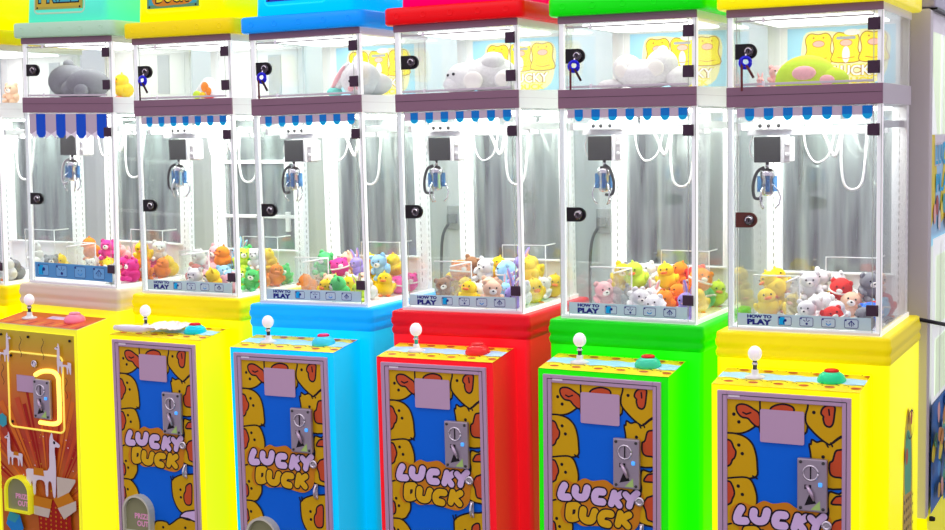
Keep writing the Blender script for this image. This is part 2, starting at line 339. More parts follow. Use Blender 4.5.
def llama_art(parent):
    rect = (.030, .482, -1.16, -.178); y0 = BOXF - .0045
    P = Print(lambda u, v, h: (u, y0 - h, v), rect)
    g = bpy.data.materials.new('llama_sunset_print'); g.use_nodes = True; nt = g.node_tree
    b = nt.nodes['Principled BSDF']; b.inputs['Roughness'].default_value = .35
    tc = nt.nodes.new('ShaderNodeTexCoord'); sp = nt.nodes.new('ShaderNodeSeparateXYZ'); r = nt.nodes.new('ShaderNodeValToRGB')
    mr = nt.nodes.new('ShaderNodeMapRange'); mr.inputs['From Min'].default_value = .40 * SCALE; mr.inputs['From Max'].default_value = 1.02 * SCALE
    nt.links.new(tc.outputs['Object'], sp.inputs[0]); nt.links.new(sp.outputs['Z'], mr.inputs['Value']); nt.links.new(mr.outputs[0], r.inputs[0]); nt.links.new(r.outputs[0], b.inputs['Base Color'])
    e = r.color_ramp.elements; e[0].color = (.62, .16, .01, 1); e[1].color = (.62, .5, .01, 1)
    for pos, c in ((.2, (.5, .03, .008, 1)), (.45, (.66, .12, .01, 1)), (.75, (.72, .3, .006, 1))):
        n = e.new(pos); n.color = c
    P.poly([(0, -1.3), (.6, -1.3), (.6, 0), (0, 0)], g)
    cx, cz = .32, -.98
    ray = (pR, pO, mat('print_dark_orange', (.80, .2, .02), .35))
    for i, a in enumerate([x * .062 + .3 for x in range(42)]):
        r1 = .50 + .09 * ((i * 7) % 5) / 5
        if i % 4 == 3: continue
        w = .013 + .008 * (i % 3)
        P.poly([(cx + .08 * math.cos(a), cz + .08 * math.sin(a)), (cx + r1 * math.cos(a - w), cz + r1 * math.sin(a - w)), (cx + r1 * math.cos(a + w), cz + r1 * math.sin(a + w))], ray[(i // 2) % 3])
    rnd = random.Random(3)
    for i in range(60):
        P.poly(ell(rnd.uniform(.04, .47), rnd.uniform(-.95, -.6), rnd.uniform(.0015, .004), n=6), rnd.choice((pW, pYb, pG, pO)))
    for i in range(7):
        for j in range(9):
            P.poly(ell(.44 + .008 * i + .002 * j, -.54 - .016 * j - .004 * i, .0026, n=6), pO)
    # little squiggles at the top
    for x0, z0 in ((.18, -.2), (.31, -.2), (.44, -.36), (.07, -.33)):
        P.line([(x0 + .008 * math.sin(k * 1.3), z0 - .013 * k) for k in range(8)], .0014, pK)
    llama(P, .075, -.275, .075, pW); llama(P, .43, -.30, .075, pW, -1)
    llama(P, .125, -.73, .085, pW, -1)
    llama(P, .285, -.80, .165, pW)
    P.poly([(.06, -.55), (.085, -.565), (.085, -.6), (.06, -.615), (.036, -.6), (.036, -.565)], pTeal)
    # open gift box
    P.poly([(.25, -.915), (.44, -.9), (.455, -1.1), (.265, -1.1)], pR)
    for i in range(6):
        for j in range(8): P.poly(ell(.272 + .03 * i, -.94 - .02 * j, .006, n=4), pG)
    P.poly([(.235, -.90), (.345, -.905), (.32, -.99), (.235, -.985)], pG); P.poly([(.235, -.945), (.332, -.95), (.32, -.99), (.235, -.985)], mat('print_cream', (.72, .68, .5), .4))
    P.poly([(.35, -.9), (.44, -.86), (.49, -.92), (.41, -.985)], pG); P.poly([(.375, -.94), (.49, -.89), (.49, -.93), (.41, -.985)], mat('print_cream', (.72, .68, .5), .4))
    P.poly([(.375, -.80), (.49, -.80), (.445, -.86), (.375, -.895)], mat('print_cream', (.72, .68, .5), .4))
    P.poly([(.09, -.99), (.15, -1.0), (.17, -1.06), (.12, -1.1), (.065, -1.05)], pMid); P.poly([(.09, -.99), (.15, -1.0), (.12, -1.04), (.07, -1.03)], pTeal)
    return P.mb.build('door_artwork', parent, OFF, 'printed sheet of white llamas on red and orange sunburst')

def panel_art(P, k):
    """Printed top of the control panel: rows of yellow duck heads along a pale blue river."""
    base = {1: pO}.get(k, pYb)
    P.poly([(0, -.3), (.6, -.3), (.6, 0), (0, 0)], base)
    if k == 1:
        for i in range(10):
            P.poly([(.04 + .048 * i, -.225), (.06 + .048 * i, -.225), (.075 + .048 * i, -.17), (.06 + .048 * i, -.17)], pR if i % 2 else pG)
        P.poly([(.22, -.13), (.34, -.13), (.34, -.09), (.22, -.09)], pL)
        return
    n = 30
    P.poly([(.0 + .55 * i / n, -.165 + .012 * abs(math.sin(i * PI / 5))) for i in range(n + 1)] + [(.55 * (1 - i / n), -.105 + .012 * abs(math.sin(i * PI / 5 + 1))) for i in range(n + 1)], pSky)
    for row, z in ((0, -.195), (1, -.075)):
        for i in range(6):
            x = .05 + .084 * i + .02 * row
            P.line([(x - .035, z + .018), (x - .022, z + .03), (x, z + .034), (x + .022, z + .03), (x + .035, z + .018)], .0016, pK)
            P.poly(ell(x + .008, z, .017, .010), pO); P.line([(x - .004, z), (x + .02, z + .002)], .0012, pK)
            P.poly(ell(x - .018, z + .012, .003, n=8), pK)

def instruction_strip(parent, k):
    y0 = -.0055
    if k == 1:
        u0, u1, v0, v1 = .040, .496, .030, .098
        P = Print(lambda u, v, h: (u, y0 - h, v), (u0, u1, v0, v1))
        P.poly([(u0, v0), (u1, v0), (u1, v1), (u0, v1)], mat('strip_blue', (.09, .36, .68), .4))
        w = .052
        cs = [(.09, 0), (.2, 1), (.31, 2), (.42, 3)]
    else:
        u0, u1, v0, v1 = .036, .488, .019, .062
        P = Print(lambda u, v, h: (u, y0 - h, v), (u0, u1, v0, v1))
        P.poly([(u0, v0), (u1, v0), (u1, v1), (u0, v1)], pGrey)
        P.text('HOW TO', .069, .155, .0465, .0585, pNavy, .075)
        P.text('PLAY', .069, .155, .0235, .0435, pNavy, .07)
        w = .036
        cs = [(.2, 0), (.274, 1), (.348, 2), (.424, 3)]
    vc = (v0 + v1) / 2; r = w * .5 * (.8 if k != 1 else .95)
    pale = mat('strip_pale', (.52, .7, .76), .4) if k != 1 else mat('strip_pale_blue', (.16, .48, .78), .4)
    for x, kind in cs:
        rr = rrect2(x - w * .62, x + w * .62, vc - r, vc + r, r * .3)
        P.poly(rr, pale)
        if kind == 0:
            P.poly([(x - w * .55, vc - r * .9), (x, vc - r * .9), (x, vc + r * .9), (x - w * .55, vc + r * .9)], mat('strip_bright', (.0, .42, .8), .4))
            P.poly(ell(x + w * .05, vc + r * .15, r * .35), pNavy); P.line([(x - .1 * w, vc - r * .6), (x - .1 * w, vc)], .0016, pNavy)
        elif kind == 1:
            P.poly(ell(x + w * .03, vc - r * .45, r * .28), pNavy)
            for a in (.5, 1.57, 2.6): P.line([(x + .35 * r * math.cos(a), vc + .25 * r * math.sin(a)), (x + .8 * r * math.cos(a), vc + .8 * r * math.sin(a))], .0012, pNavy)
        elif kind == 2:
            P.line([(x + .55 * r * math.cos(a), vc + .05 + .55 * r * math.sin(a) - .05) for a in (3.5, 4.0, 4.7, 5.4, 5.9)], .0018, pMid)
            P.poly(ell(x - .35 * r, vc + .3 * r, r * .1, n=8), pNavy); P.poly(ell(x + .35 * r, vc + .3 * r, r * .1, n=8), pNavy)
        else:
            P.line([(x, vc - r * .6), (x, vc + r * .6)], .0015, pNavy); P.line([(x - r * .7, vc - .1 * r), (x, vc + r * .65), (x + r * .7, vc - .1 * r)], .0015, pNavy)
            P.line([(x - r * .4, vc - .5 * r), (x - r * .4, vc + .1 * r)], .0012, pNavy); P.line([(x + r * .4, vc - .5 * r), (x + r * .4, vc + .1 * r)], .0012, pNavy)
        P.poly(ell(x - w * .5, vc + r * .75, r * .2, n=8), pNavy)
        P.line(rr, .0009, pNavy, True)
    mb = P.mb
    mb.box(u0, u1, y0, -.003, v0, v1, pGrey)
    return mb.build('instruction_strip', parent, OFF)

def awning_strip(parent, k):
    y0 = -.0055; P = Print(lambda u, v, h: (u, y0 - h, v), (.03, .493, .64, .8))
    band = mat('awning_lilac', (.56, .5, .54), .5)
    if k == 1:
        zt, x0, pitch, w, bh, h, n = .764, .103, .1185, .028, .088, .105, 4
        blue = mat('awning_deep_blue', (.0, .09, .62), .5)
    else:
        zt, x0, pitch, w, bh, h, n = .765, .079, .0655, .0165, .03, .043, 7
        blue = mat('awning_blue', (.0, .2, .6), .5)
    P.poly([(.034, zt - bh), (.49, zt - bh), (.49, zt), (.034, zt)], band)
    def tab(x, w, h, m):
        if k == 1: P.poly([(x - w, zt - h + w * .6), (x - w * .45, zt - h), (x + w * .45, zt - h), (x + w, zt - h + w * .6), (x + w, zt), (x - w, zt)], m)
        else: P.poly([(x - w, zt)] + [(x + w * math.cos(a), zt - h + w + w * math.sin(a)) for a in (PI + PI * j / 8 for j in range(9))] + [(x + w, zt)], m)
    for i in range(n):
        x = x0 + pitch * i
        if k == 1:
            P.poly([(x - pitch / 2, zt - bh - .002), (x - w, zt - bh + .016), (x - w, zt - bh - .022)], pW); P.poly([(x + pitch / 2, zt - bh - .002), (x + w, zt - bh + .016), (x + w, zt - bh - .022)], pW)
        tab(x, w, h, blue)
        if k != 1: P.poly([(x + w * math.cos(a), zt - h + w + w * math.sin(a)) for a in (PI + PI * j / 8 for j in range(9))], mat('awning_cyan', (.0, .45, .8), .5))
    return P.mb.build('awning_strip', parent, OFF)

def lock_tab(parent, z, tabm=None):
    mb = MB(); x0, x1, h = .031, .106, .026
    ring = [(x0, z - h), (x1 - h, z - h)] + [(x1 - h + h * math.cos(a), z + h * math.sin(a)) for a in (-PI / 2 + PI * j / 10 for j in range(1, 10))] + [(x1 - h, z + h), (x0, z + h)]
    mb.loft([[(x, y, zz) for x, zz in ring] for y in (-.004, -.012)], tabm or black, smooth=False)
    o = mb.build('door_lock', parent, OFF, 'black cam lock tab with a painted brown reflection' if tabm else 'black cam lock tab')
    c = MB(); c.lathe((x1 - h, -.012, z), [(.017, 0), (.017, .010), (.013, .014), (.008, .014), (.008, .010)], mat('lock_dark_steel', (.12, .11, .12), .25, .8), 16, 'y'); c.torus((x1 - h, -.0265, z), .0105, .0022, chrome, 'y', 16, 6, .2, 3.4)
    c.box(x1 - h - .0015, x1 - h + .0015, -.0245, -.02, z - .006, z + .006, black)
    c.build('lock_cylinder', o, OFF, 'chrome lock cylinder')
    return o

def hinge(parent, z0, z1):
    mb = MB(); mb.rbox(.472, .5085, -.011, -.004, z0, z1, hingemat, .002)
    mb.cyl((.509, -.009, z0), (.509, -.009, z1), .0035, hingemat, seg=8)
    mb.build('hinge', parent, OFF)

def poster(parent):
    x0, x1, z0, z1 = .078, .472, .850, 1.062; y0 = .522
    P = Print(lambda u, v, h: (u, y0 - h, v), (x0, x1, z0, z1))
    P.poly([(x0, z0), (x1, z0), (x1, z1), (x0, z1)], pSky)
    pale = mat('print_pale_yellow', (.95, .9, .5), .4)
    P.poly(smooth_closed([(x0 + .06, z0 + .06), (x0 + .06, z1 - .03), (x0 + .12, z1 - .012), (x0 + .2, z1 - .02), (x0 + .29, z1 - .012), (x0 + .365, z1 - .03), (x0 + .37, z0 + .1), (x0 + .33, z0 + .01), (x0 + .17, z0 + .005), (x0 + .15, z0 + .06)], 4), pale)
    for i, cx in enumerate((x0 + .115, x0 + .215, x0 + .315)):
        cz = z0 + .14
        P.poly(smooth_closed([(cx - .05, cz - .055), (cx - .043, cz - .01), (cx - .048, cz + .03), (cx - .03, cz + .05), (cx, cz + .046), (cx + .03, cz + .05), (cx + .047, cz + .03), (cx + .043, cz - .01), (cx + .05, cz - .055), (cx, cz - .06)], 4), pYb)
        P.line(smooth_closed([(cx - .05, cz - .055), (cx - .043, cz - .01), (cx - .048, cz + .03), (cx - .03, cz + .05), (cx, cz + .046), (cx + .03, cz + .05), (cx + .047, cz + .03), (cx + .043, cz - .01), (cx + .05, cz - .055)], 4), .0018, mat('print_brown', (.5, .25, .02), .4), True)
        P.poly(ell(cx, cz + .012, .022, .012), pPink); P.line(ell(cx, cz + .012, .022, .012), .0012, pG, True)
        for sx in (-1, 1): P.poly(ell(cx + sx * .018, cz + .034, .0035, n=8), pG)
        if i == 1:
            P.poly(ell(cx, cz - .03, .014, .03), pW); P.poly(ell(cx + .022, cz + .05, .03, .012), pW)
            P.line([(cx - .03, cz + .03), (cx + .03, cz + .03)], .005, mat('print_grey', (.4, .42, .45), .4))
        P.line([(cx - .03, cz - .04), (cx, cz - .045), (cx + .03, cz - .04)], .0014, pG)
    P.text('LUCKY', x0 + .165, x0 + .345, z0 + .028, z0 + .075, pYb, .09)
    P.text('LUCKY', x0 + .17, x0 + .34, z0 + .032, z0 + .071, mat('print_brown', (.5, .25, .02), .4), .07)
    P.text('LUCKY', x0 + .17, x0 + .34, z0 + .032, z0 + .071, pW, .03)
    P.text('DUCK', x0 + .20, x0 + .32, z0 + .004, z0 + .026, pYb, .04)
    P.mb.box(x0, x1, y0, y0 + .002, z0, z1, pSky)
    P.mb.build('poster', parent, OFF, 'pale blue poster of three yellow chicks over the word LUCKY')

def claw(parent, k):
    hx = {1: .135, 2: .102, 3: .088, 4: .087, 5: .115, 6: .099}.get(k, .11); cx = {1: .148, 2: .130, 3: .118, 4: .125, 5: .115, 6: .112}.get(k, .115); cy = .15
    c = MB()
    # cross rails and the trolley
    c.rbox(.03, .50, cy - .012, cy + .0, .672, .700, white, .002)
    c.rbox(.03, .50, cy + .075, cy + .087, .672, .700, white, .002)
    for x in (.02, .49): c.rbox(x, x + .016, .05, .50, .690, .715, white, .002)
    c.rbox(cx - .05, cx + .08, cy - .03, cy + .10, .690, .725, white, .004)
    for dx in (-.03, .0, .035): c.lathe((cx + dx, cy - .03, .706), [(.007, 0), (.007, .003), (.004, .004)], darkgrey, 10, 'y')
    for x in (cx + .02, cx + .12): c.rbox(x, x + .07, cy + .06, cy + .11, .705, .745, white, .004)
    o = c.build('claw_carriage', parent, OFF, 'white overhead rail and trolley')
    b = MB(); b.rbox(cx - .052, cx + .040, cy - .035, cy + .06, .578, .668, darkgrey, .003)
    b.build('motor_box', o, OFF, 'dark grey motor box')
    p = MB(); p.rbox(cx + .042, cx + .052, cy - .035, cy + .06, .575, .672, white, .002)
    p.rbox(cx + .052, cx + .072, cy - .02, cy + .05, .58, .665, lightgrey, .002)
    for z in (.605, .64): p.lathe((cx + .062, cy - .02, z), [(.007, 0), (.007, .003), (.003, .004)], whiteplastic, 10, 'y')
    p.build('motor_bracket', o, OFF)
    g = MB()
    g.cyl((hx, cy, .578), (hx, cy, .555), .006, chrome, seg=10)
    g.lathe((hx, cy, 0), [(.012, .46), (.021, .468), (.021, .52), (.026, .525), (.026, .545), (.015, .556), (.008, .556)], chrome, 16)
    h = g.build('claw_head', parent, OFF, 'silver claw head')
    for i in range(3):
        a = 2 * PI * i / 3 + .5 + k; u, w = math.cos(a), math.sin(a)
        q = MB(); q.tube([(hx + u * r, cy + w * r, z) for r, z in ((.02, .50), (.036, .482), (.046, .455), (.040, .43), (.026, .415))], .0034, chrome, 6)
        q.build('prong', h, OFF)
    s = MB()
    for i in range(4):
        a = 2 * PI * i / 4 + .3; u, w = math.cos(a), math.sin(a)
        s.box(hx + u * .027 - .007, hx + u * .027 + .007, cy + w * .027 - .004, cy + w * .027 + .004, .475, .53, blueacryl)
    s.build('acrylic_guard', h, OFF, 'blue tinted guards around claw head')
    lp = MB()
    sx = 1 if k == 5 else -1
    lp.tube(smoothen([(hx + sx * .008, cy - .01, .56), (hx + sx * .03, cy - .02, .545), (hx + sx * .045, cy - .02, .50), (hx + sx * .04, cy - .02, .455), (hx + sx * .012, cy - .02, .452)]), .0058, darkgrey if k != 1 else lightgrey, 8)
    lp.build('claw_cable', h, OFF, 'black looped cable beside the claw head')
    w = MB()
    w.tube(smoothen([(cx + .10, cy + .05, .70), (cx + .115, cy + .04, .62), (cx + .15, cy + .03, .575), (cx + .19, cy + .05, .60), (cx + .21, cy + .06, .69)]), .0035, cablewhite, 6)
    w.tube(smoothen([(.33, .30, .72), (.325, .29, .60), (.335, .29, .50), (.365, .30, .475), (.395, .31, .50), (.405, .32, .60), (.41, .33, .70)]), .0052, cablewhite, 6)
    w.tube(smoothen([(.25, .28, .70), (.275, .28, .655), (.305, .28, .595), (.325, .28, .66), (.335, .28, .70)]), .0062, cablewhite, 6)
    w.tube(smoothen([(cx - .055, cy, .69), (cx - .075, cy, .64), (cx - .07, cy, .60), (cx - .05, cy, .585)]), .0035, cablewhite, 6)
    w.build('rail_cable', o, OFF, 'white hanging cable loops')

def smoothen(p, n=5):
    q = [Vector(a) for a in p]; q = [q[0]] + q + [q[-1]]; out = []
    for i in range(1, len(q) - 2):
        a, b, c, d = q[i - 1], q[i], q[i + 1], q[i + 2]
        for j in range(n):
            t = j / n
            out.append(.5 * (2 * b + (c - a) * t + (2 * a - 5 * b + 4 * c - d) * t * t + (3 * b - a - 3 * c + d) * t ** 3))
    return out + [q[-1]]

NAMES = {0: 'yellow claw machine cut off by the left edge of the photo',
         1: 'cream and yellow claw machine with llama artwork and a teal lit header',
         2: 'yellow claw machine between the llama machine and the blue machine',
         3: 'bright blue claw machine with duckling door and glowing blue shell',
         4: 'red claw machine with duckling door and glowing red shell',
         5: 'bright green claw machine with duckling door and glowing green shell',
         6: 'yellow claw machine at the right end of the row, beside the grey cabinet'}
SHORT = {0: 'cut-off yellow machine', 1: 'llama machine', 2: 'second yellow machine', 3: 'blue machine', 4: 'red machine', 5: 'green machine', 6: 'right-end yellow machine'}
YEL = (.93, .90, .0)
# shell colour, shell glow, ridge colour, ridge glow, lip colour, lip glow, header colour, header glow
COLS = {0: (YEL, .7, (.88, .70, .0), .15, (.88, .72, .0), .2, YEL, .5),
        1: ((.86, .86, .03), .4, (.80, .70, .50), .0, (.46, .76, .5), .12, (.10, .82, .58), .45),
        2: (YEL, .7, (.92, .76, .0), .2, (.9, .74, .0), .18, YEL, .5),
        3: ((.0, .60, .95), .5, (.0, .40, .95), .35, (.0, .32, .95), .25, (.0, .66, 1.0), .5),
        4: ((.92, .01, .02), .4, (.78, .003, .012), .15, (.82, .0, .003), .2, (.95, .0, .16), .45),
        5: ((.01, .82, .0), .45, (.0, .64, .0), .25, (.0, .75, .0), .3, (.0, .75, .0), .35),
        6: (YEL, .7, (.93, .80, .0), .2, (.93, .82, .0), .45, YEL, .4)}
BUTTON = {1: ((.95, .25, .35), (.95, .35, .45)), 2: ((.0, .62, .75), (.8, .01, .03)), 3: ((.05, .66, .85), (.85, .02, .12)), 4: ((.85, .03, .03), (.9, .05, .05)),
          5: ((.05, .62, .35), (.85, .02, .02)), 6: ((.02, .72, .30), (.8, .02, .01)), 0: ((.0, .6, .75), (.8, .01, .03))}

def machine(k):
    root = empty('claw_machine', MW[k], NAMES[k], 'claw machine', 'claw machines in the row')
    cb, eb, cr, er, cl, el, ch, eh = COLS[k]
    tagc = SHORT[k].replace(' ', '_').replace('-', '_')
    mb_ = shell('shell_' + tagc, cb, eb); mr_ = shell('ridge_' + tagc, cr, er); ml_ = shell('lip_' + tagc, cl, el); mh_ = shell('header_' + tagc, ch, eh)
    e = .033
    def ring(z, o, r=.02): return rrect(-o, W + o, -o, D + o, z, r)
    zb = -Z0 - POSE[k][4]
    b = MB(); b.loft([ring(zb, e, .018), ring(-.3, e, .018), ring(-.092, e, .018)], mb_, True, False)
    b.build('body', root, OFF)
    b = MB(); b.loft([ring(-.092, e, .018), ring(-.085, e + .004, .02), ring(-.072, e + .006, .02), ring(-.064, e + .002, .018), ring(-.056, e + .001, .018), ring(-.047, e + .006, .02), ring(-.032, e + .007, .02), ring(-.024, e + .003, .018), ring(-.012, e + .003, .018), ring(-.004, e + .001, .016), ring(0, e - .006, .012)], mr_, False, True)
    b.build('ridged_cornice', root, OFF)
    # coin box on the front with its sloping control panel
    bx0, bx1 = .011, .497
    b = MB()
    b.add([(bx0, BOXF, zb), (bx1, BOXF, zb), (bx1, -.033, zb), (bx0, -.033, zb), (bx0, BOXF, -.152), (bx1, BOXF, -.152), (bx1, -.033, -.124), (bx0, -.033, -.124)],
          [(0, 3, 2, 1), (0, 1, 5, 4), (1, 2, 6, 5), (2, 3, 7, 6), (3, 0, 4, 7), (4, 5, 6, 7)], mb_)
    b.build('coin_box', root, OFF)
    def top(u, v, h):
        t = (v - BOXF) / (-.033 - BOXF); return (u, v, -.152 + .028 * t + .0035 + h)
    P = Print(top, (bx0, bx1, BOXF, -.052)); panel_art(P, k)
    P.mb.loft([[(bx0, BOXF, -.153), (bx1, BOXF, -.153), (bx1, -.052, -.1275), (bx0, -.052, -.1275)], [(x, y, z) for x, y, z in (top(bx0, BOXF, -.0002), top(bx1, BOXF, -.0002), top(bx1, -.052, -.0002), top(bx0, -.052, -.0002))]], mr_, smooth=False)
    P.mb.build('control_panel', root, OFF, 'printed orange panel top' if k == 1 else 'printed panel top with duck heads and pale blue band')
    jx, jy, jz = .133, -.14, -.1365
    j = MB(); j.lathe((jx, jy, jz), [(.034, -.002), (.034, .004), (.018, .009), (.012, .014), (.012, .026), (.008, .028)], mat('joystick_base', (.85, .9, .85), .3), 20)
    jo = j.build('joystick', root, OFF)
    s = MB(); s.cyl((jx, jy, jz + .026), (jx, jy, jz + .062), .0075, darkgrey if k != 4 else mat('green_collar', (.05, .6, .4), .4), seg=10)
    s.lathe((jx, jy, jz), [(.011, .044), (.011, .052)], chrome, 12); s.build('shaft', jo, OFF)
    s = MB(); s.ball((jx, jy, jz + .082), (.0235, .0235, .026), mat('white_knob', (.93, .93, .92), .15, em=.25), 18, 12); s.build('ball_knob', jo, OFF, 'white ball knob')
    c1, c2 = BUTTON[k]; x, y = .385, -.125; z = -.136
    j = MB(); j.lathe((x, y, z), [(.046, -.003), (.047, .008), (.040, .022), (.026, .032), (.016, .034)], mat('button_dome_%d' % k, c1, .25, em=.12), 24)
    jo = j.build('push_button', root, OFF)
    s = MB(); s.lathe((x, y, z), [(.024, .031), (.024, .038), (.019, .041), (.0005, .042)], mat('button_cap_%d' % k, c2, .25), 20); s.build('button_cap', jo, OFF)
    # ------------- door of the coin box
    if k == 1:
        dr = MB(); dr.box(.028, .484, BOXF - .004, BOXF, -1.17, -.176, mb_)
        d = dr.build('coin_door', root, OFF, 'llama printed front panel'); llama_art(d)
        pl = MB(); ol = mat('yellow_glow_line', (.9, .8, .1), .4, em=.5, emcol=(1, .85, .15))
        rr = rrect2(.096, .416, -.607, -.272, .025, 6)
        pl.tube([(x, BOXF - .0075, z) for x, z in rr] + [(rr[0][0], BOXF - .0075, rr[0][1])], .0045, ol, 6)
        pl.build('access_hatch_trim', d, OFF, 'glowing yellow outline')
        bolt = MB(); bolt_heads(bolt, [(.115, BOXF - .0065, -.29), (.40, BOXF - .0065, -.29), (.112, BOXF - .0065, -.585), (.06, BOXF - .0065, -.2), (.46, BOXF - .0065, -.2), (.22, BOXF - .0065, -.2)], .006, black); bolt.build('panel_bolt', d, OFF)
        lk = MB(); lk.lathe((.255, BOXF - .0065, -.315), [(.016, 0), (.016, .008), (.010, .010), (.010, .006)], chrome, 16, 'y'); lk.build('key_lock', d, OFF, 'chrome key lock')
        st = MB(); stm = mat('yellow_led_strip', (1, .85, .2), .4, em=1.3, emcol=(1, .82, .12))
        pts = smooth_open([(.256, -.365), (.30, -.345), (.36, -.342), (.388, -.362), (.392, -.40), (.392, -.53), (.385, -.56), (.35, -.572), (.275, -.572)], 4)
        st.tube([(x, BOXF - .008, z) for x, z in pts], .0105, stm, 8); st.build('coin_led_strip', d, OFF, 'glowing yellow light strip around the coin slot')
        pp = MB(); pp.box(.146, .254, BOXF - .009, BOXF - .007, -.445, -.372, paper); pp.build('notice_paper', d, OFF, 'blank pale notice')
        cx0, cx1, cz0, cz1 = .256, .352, -.552, -.378
    else:
        dr = MB()
        for x0, x1, z0, z1 in ((.033, .066, -1.16, -.167), (.444, .472, -1.16, -.167), (.066, .444, -.195, -.167), (.066, .444, -1.16, -1.13)):
            dr.rbox(x0, x1, BOXF - .012, BOXF, z0, z1, lilac, .002)
        dr.box(.064, .446, BOXF - .004, BOXF, -1.14, -.19, lilac)
        for x in (.051, .458): dr.box(x - .001, x + .001, BOXF - .0128, BOXF - .011, -1.15, -.18, darkgrey)
        dr.box(.052, .457, BOXF - .0128, BOXF - .011, -.182, -.1795, darkgrey)
        d = dr.build('coin_door', root, OFF, 'lilac metal door frame'); door_art(d)
        pp = MB(); pp.loft([[(x, y, z) for x, z in rrect2(.178, .323, -.331, -.221, .006)] for y in (BOXF - .0115, BOXF - .0095)], paper, smooth=False); pp.build('notice_paper', d, OFF, 'blank lilac notice sheet')
        tg = MB(); tg.box(.072, .11, BOXF - .0135, BOXF - .0118, -.187, -.181, pW); tg.build('door_tag', d, OFF)
        kl = MB(); kl.lathe((.397, BOXF - .0095, -.589), [(.017, 0), (.017, .008), (.013, .010), (.009, .010), (.009, .006)], chrome, 16, 'y'); kl.build('key_lock', d, OFF, 'chrome key lock')
        la = MB(); la.rbox(.396, .412, BOXF - .0135, BOXF - .0095, -.728, -.668, chrome, .002); la.tube(smoothen([(.404, BOXF - .013, -.672), (.404, BOXF - .026, -.69), (.404, BOXF - .026, -.71), (.404, BOXF - .013, -.724)]), .0045, chrome, 8); la.build('latch', d, OFF, 'chrome latch handle')
        cx0, cx1, cz0, cz1 = .303, .400, -.546, -.370
    y0 = BOXF - .0095
    if k == 6 or True:
        c = MB(); c.rbox(cx0, cx1, y0 - .016, y0 + .002, cz0, cz1, steel, .005)
        for x in (cx0 + .012, cx1 - .012):
            for z in (cz0 + .012, cz1 - .012): c.lathe((x, y0 - .016, z), [(.0055, 0), (.0055, .002), (.002, .003)], darkgrey, 8, 'y')
        co = c.build('coin_acceptor', d, OFF, 'grey metal coin plate')
        xm = (cx0 + cx1) / 2 - .004
        s = MB(); s.torus((xm, y0 - .017, cz1 - .047), .024, .0035, chrome, 'y'); s.box(xm - .002, xm + .002, y0 - .018, y0 - .0155, cz1 - .068, cz1 - .026, black); s.build('coin_slot', co, OFF)
        s = MB(); s.tube([(xm - .012, y0 - .019, cz0 + .088), (xm + .004, y0 - .028, cz0 + .065), (xm + .012, y0 - .022, cz0 + .04)], [.006, .007, .004], mat('lever_pink_steel', (.6, .5, .58), .25, .6), 8); s.build('return_lever', co, OFF)
        s = MB(); s.add([(xm - .02, y0 - .0165, cz0 + .02), (xm + .0, y0 - .0165, cz0 + .07), (xm + .018, y0 - .0165, cz0 + .03)], [(0, 1, 2)], black); s.rbox(xm - .02, xm + .002, y0 - .018, y0 - .0155, cz0 + .075, cz0 + .09, black, .001); s.build('return_slot', co, OFF)
        s = MB(); s.rbox(xm + .025, xm + .038, y0 - .022, y0 - .015, cz0 + .086, cz0 + .1, mat('blue_indicator', (.1, .45, 1), .3, em=.8, emcol=(.06, .35, 1)), .003); s.build('indicator_light', co, OFF, 'lit blue indicator')
        s = MB(); s.add([(xm + .0, y0 - .0166, cz0 + .008), (xm + .032, y0 - .0166, cz0 + .008), (xm + .03, y0 - .0166, cz0 + .04)], [(0, 1, 2)], mat('green_sticker', (.45, .75, .2), .5)); s.build('sticker', co, OFF, 'green triangular sticker')
    # prize hatch
    if k in (1, 2, 3, 4, 5, 6):
        hx0, hx1, hz0, hz1 = .078, .226, -.985, -.822
        hm = mat('hatch_yellow', (.85, .85, .02), .35, em=.3) if k == 1 else mat('hatch_white', (.62, .66, .48), .35)
        def arch(x0, x1, z0, z1):
            r = (x1 - x0) / 2; return [(x0, z0)] + [(x1, z0)] + [((x0 + x1) / 2 + r * math.cos(PI * j / 12), z1 - r + r * math.sin(PI * j / 12)) for j in range(13)]
        ou, inn = arch(hx0, hx1, hz0, hz1), arch(hx0 + .012, hx1 - .006, hz0 + .010, hz1 - .008)
        h = MB(); h.loft([[(x, y, z) for x, z in ou] for y in (y0 + .006, y0 - .03)] + [[(x, y, z) for x, z in inn] for y in (y0 - .032, y0 - .014)], hm, smooth=False)
        ho = h.build('prize_hatch', d, OFF, 'arched prize hatch hood')
        f = MB(); f.loft([[(x, y, z) for x, z in inn] for y in (y0 - .013, y0 - .018)], mat('hatch_flap', (.30, .33, .16), .35), smooth=False)
        Pf = Print(lambda u, v, hh: (u, y0 - .0182 - hh, v), (hx0, hx1, hz0, hz1)); pk = mat('print_hot_pink', (.95, .45, .65), .4)
        Pf.text('PRIZE', .136, .216, -.924, -.900, pk, .04); Pf.text('OUT', .148, .210, -.956, -.931, pk, .04)
        fo = f.build('hatch_flap', ho, OFF, 'olive grey flap'); Pf.mb.build('flap_lettering', ho, OFF, 'pink PRIZE OUT lettering')
    if k == 2:
        pass
    # ------------- glass case
    fr = MB()
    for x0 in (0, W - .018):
        fr.rbox(x0, x0 + .018, 0, .018, .0, .77, glowpost, .002)
        fr.rbox(x0, x0 + .018, 0, .018, .838, 1.076, glowpost, .002)
    fr.rbox(0, W, 0, .018, -.002, .016, glowpost, .002)
    for x0 in (0, W - .008): fr.rbox(x0, x0 + .008, 0, D, -.002, .016, glowpost, .002)
    fr.build('front_frame', root, OFF, 'white aluminium frame')
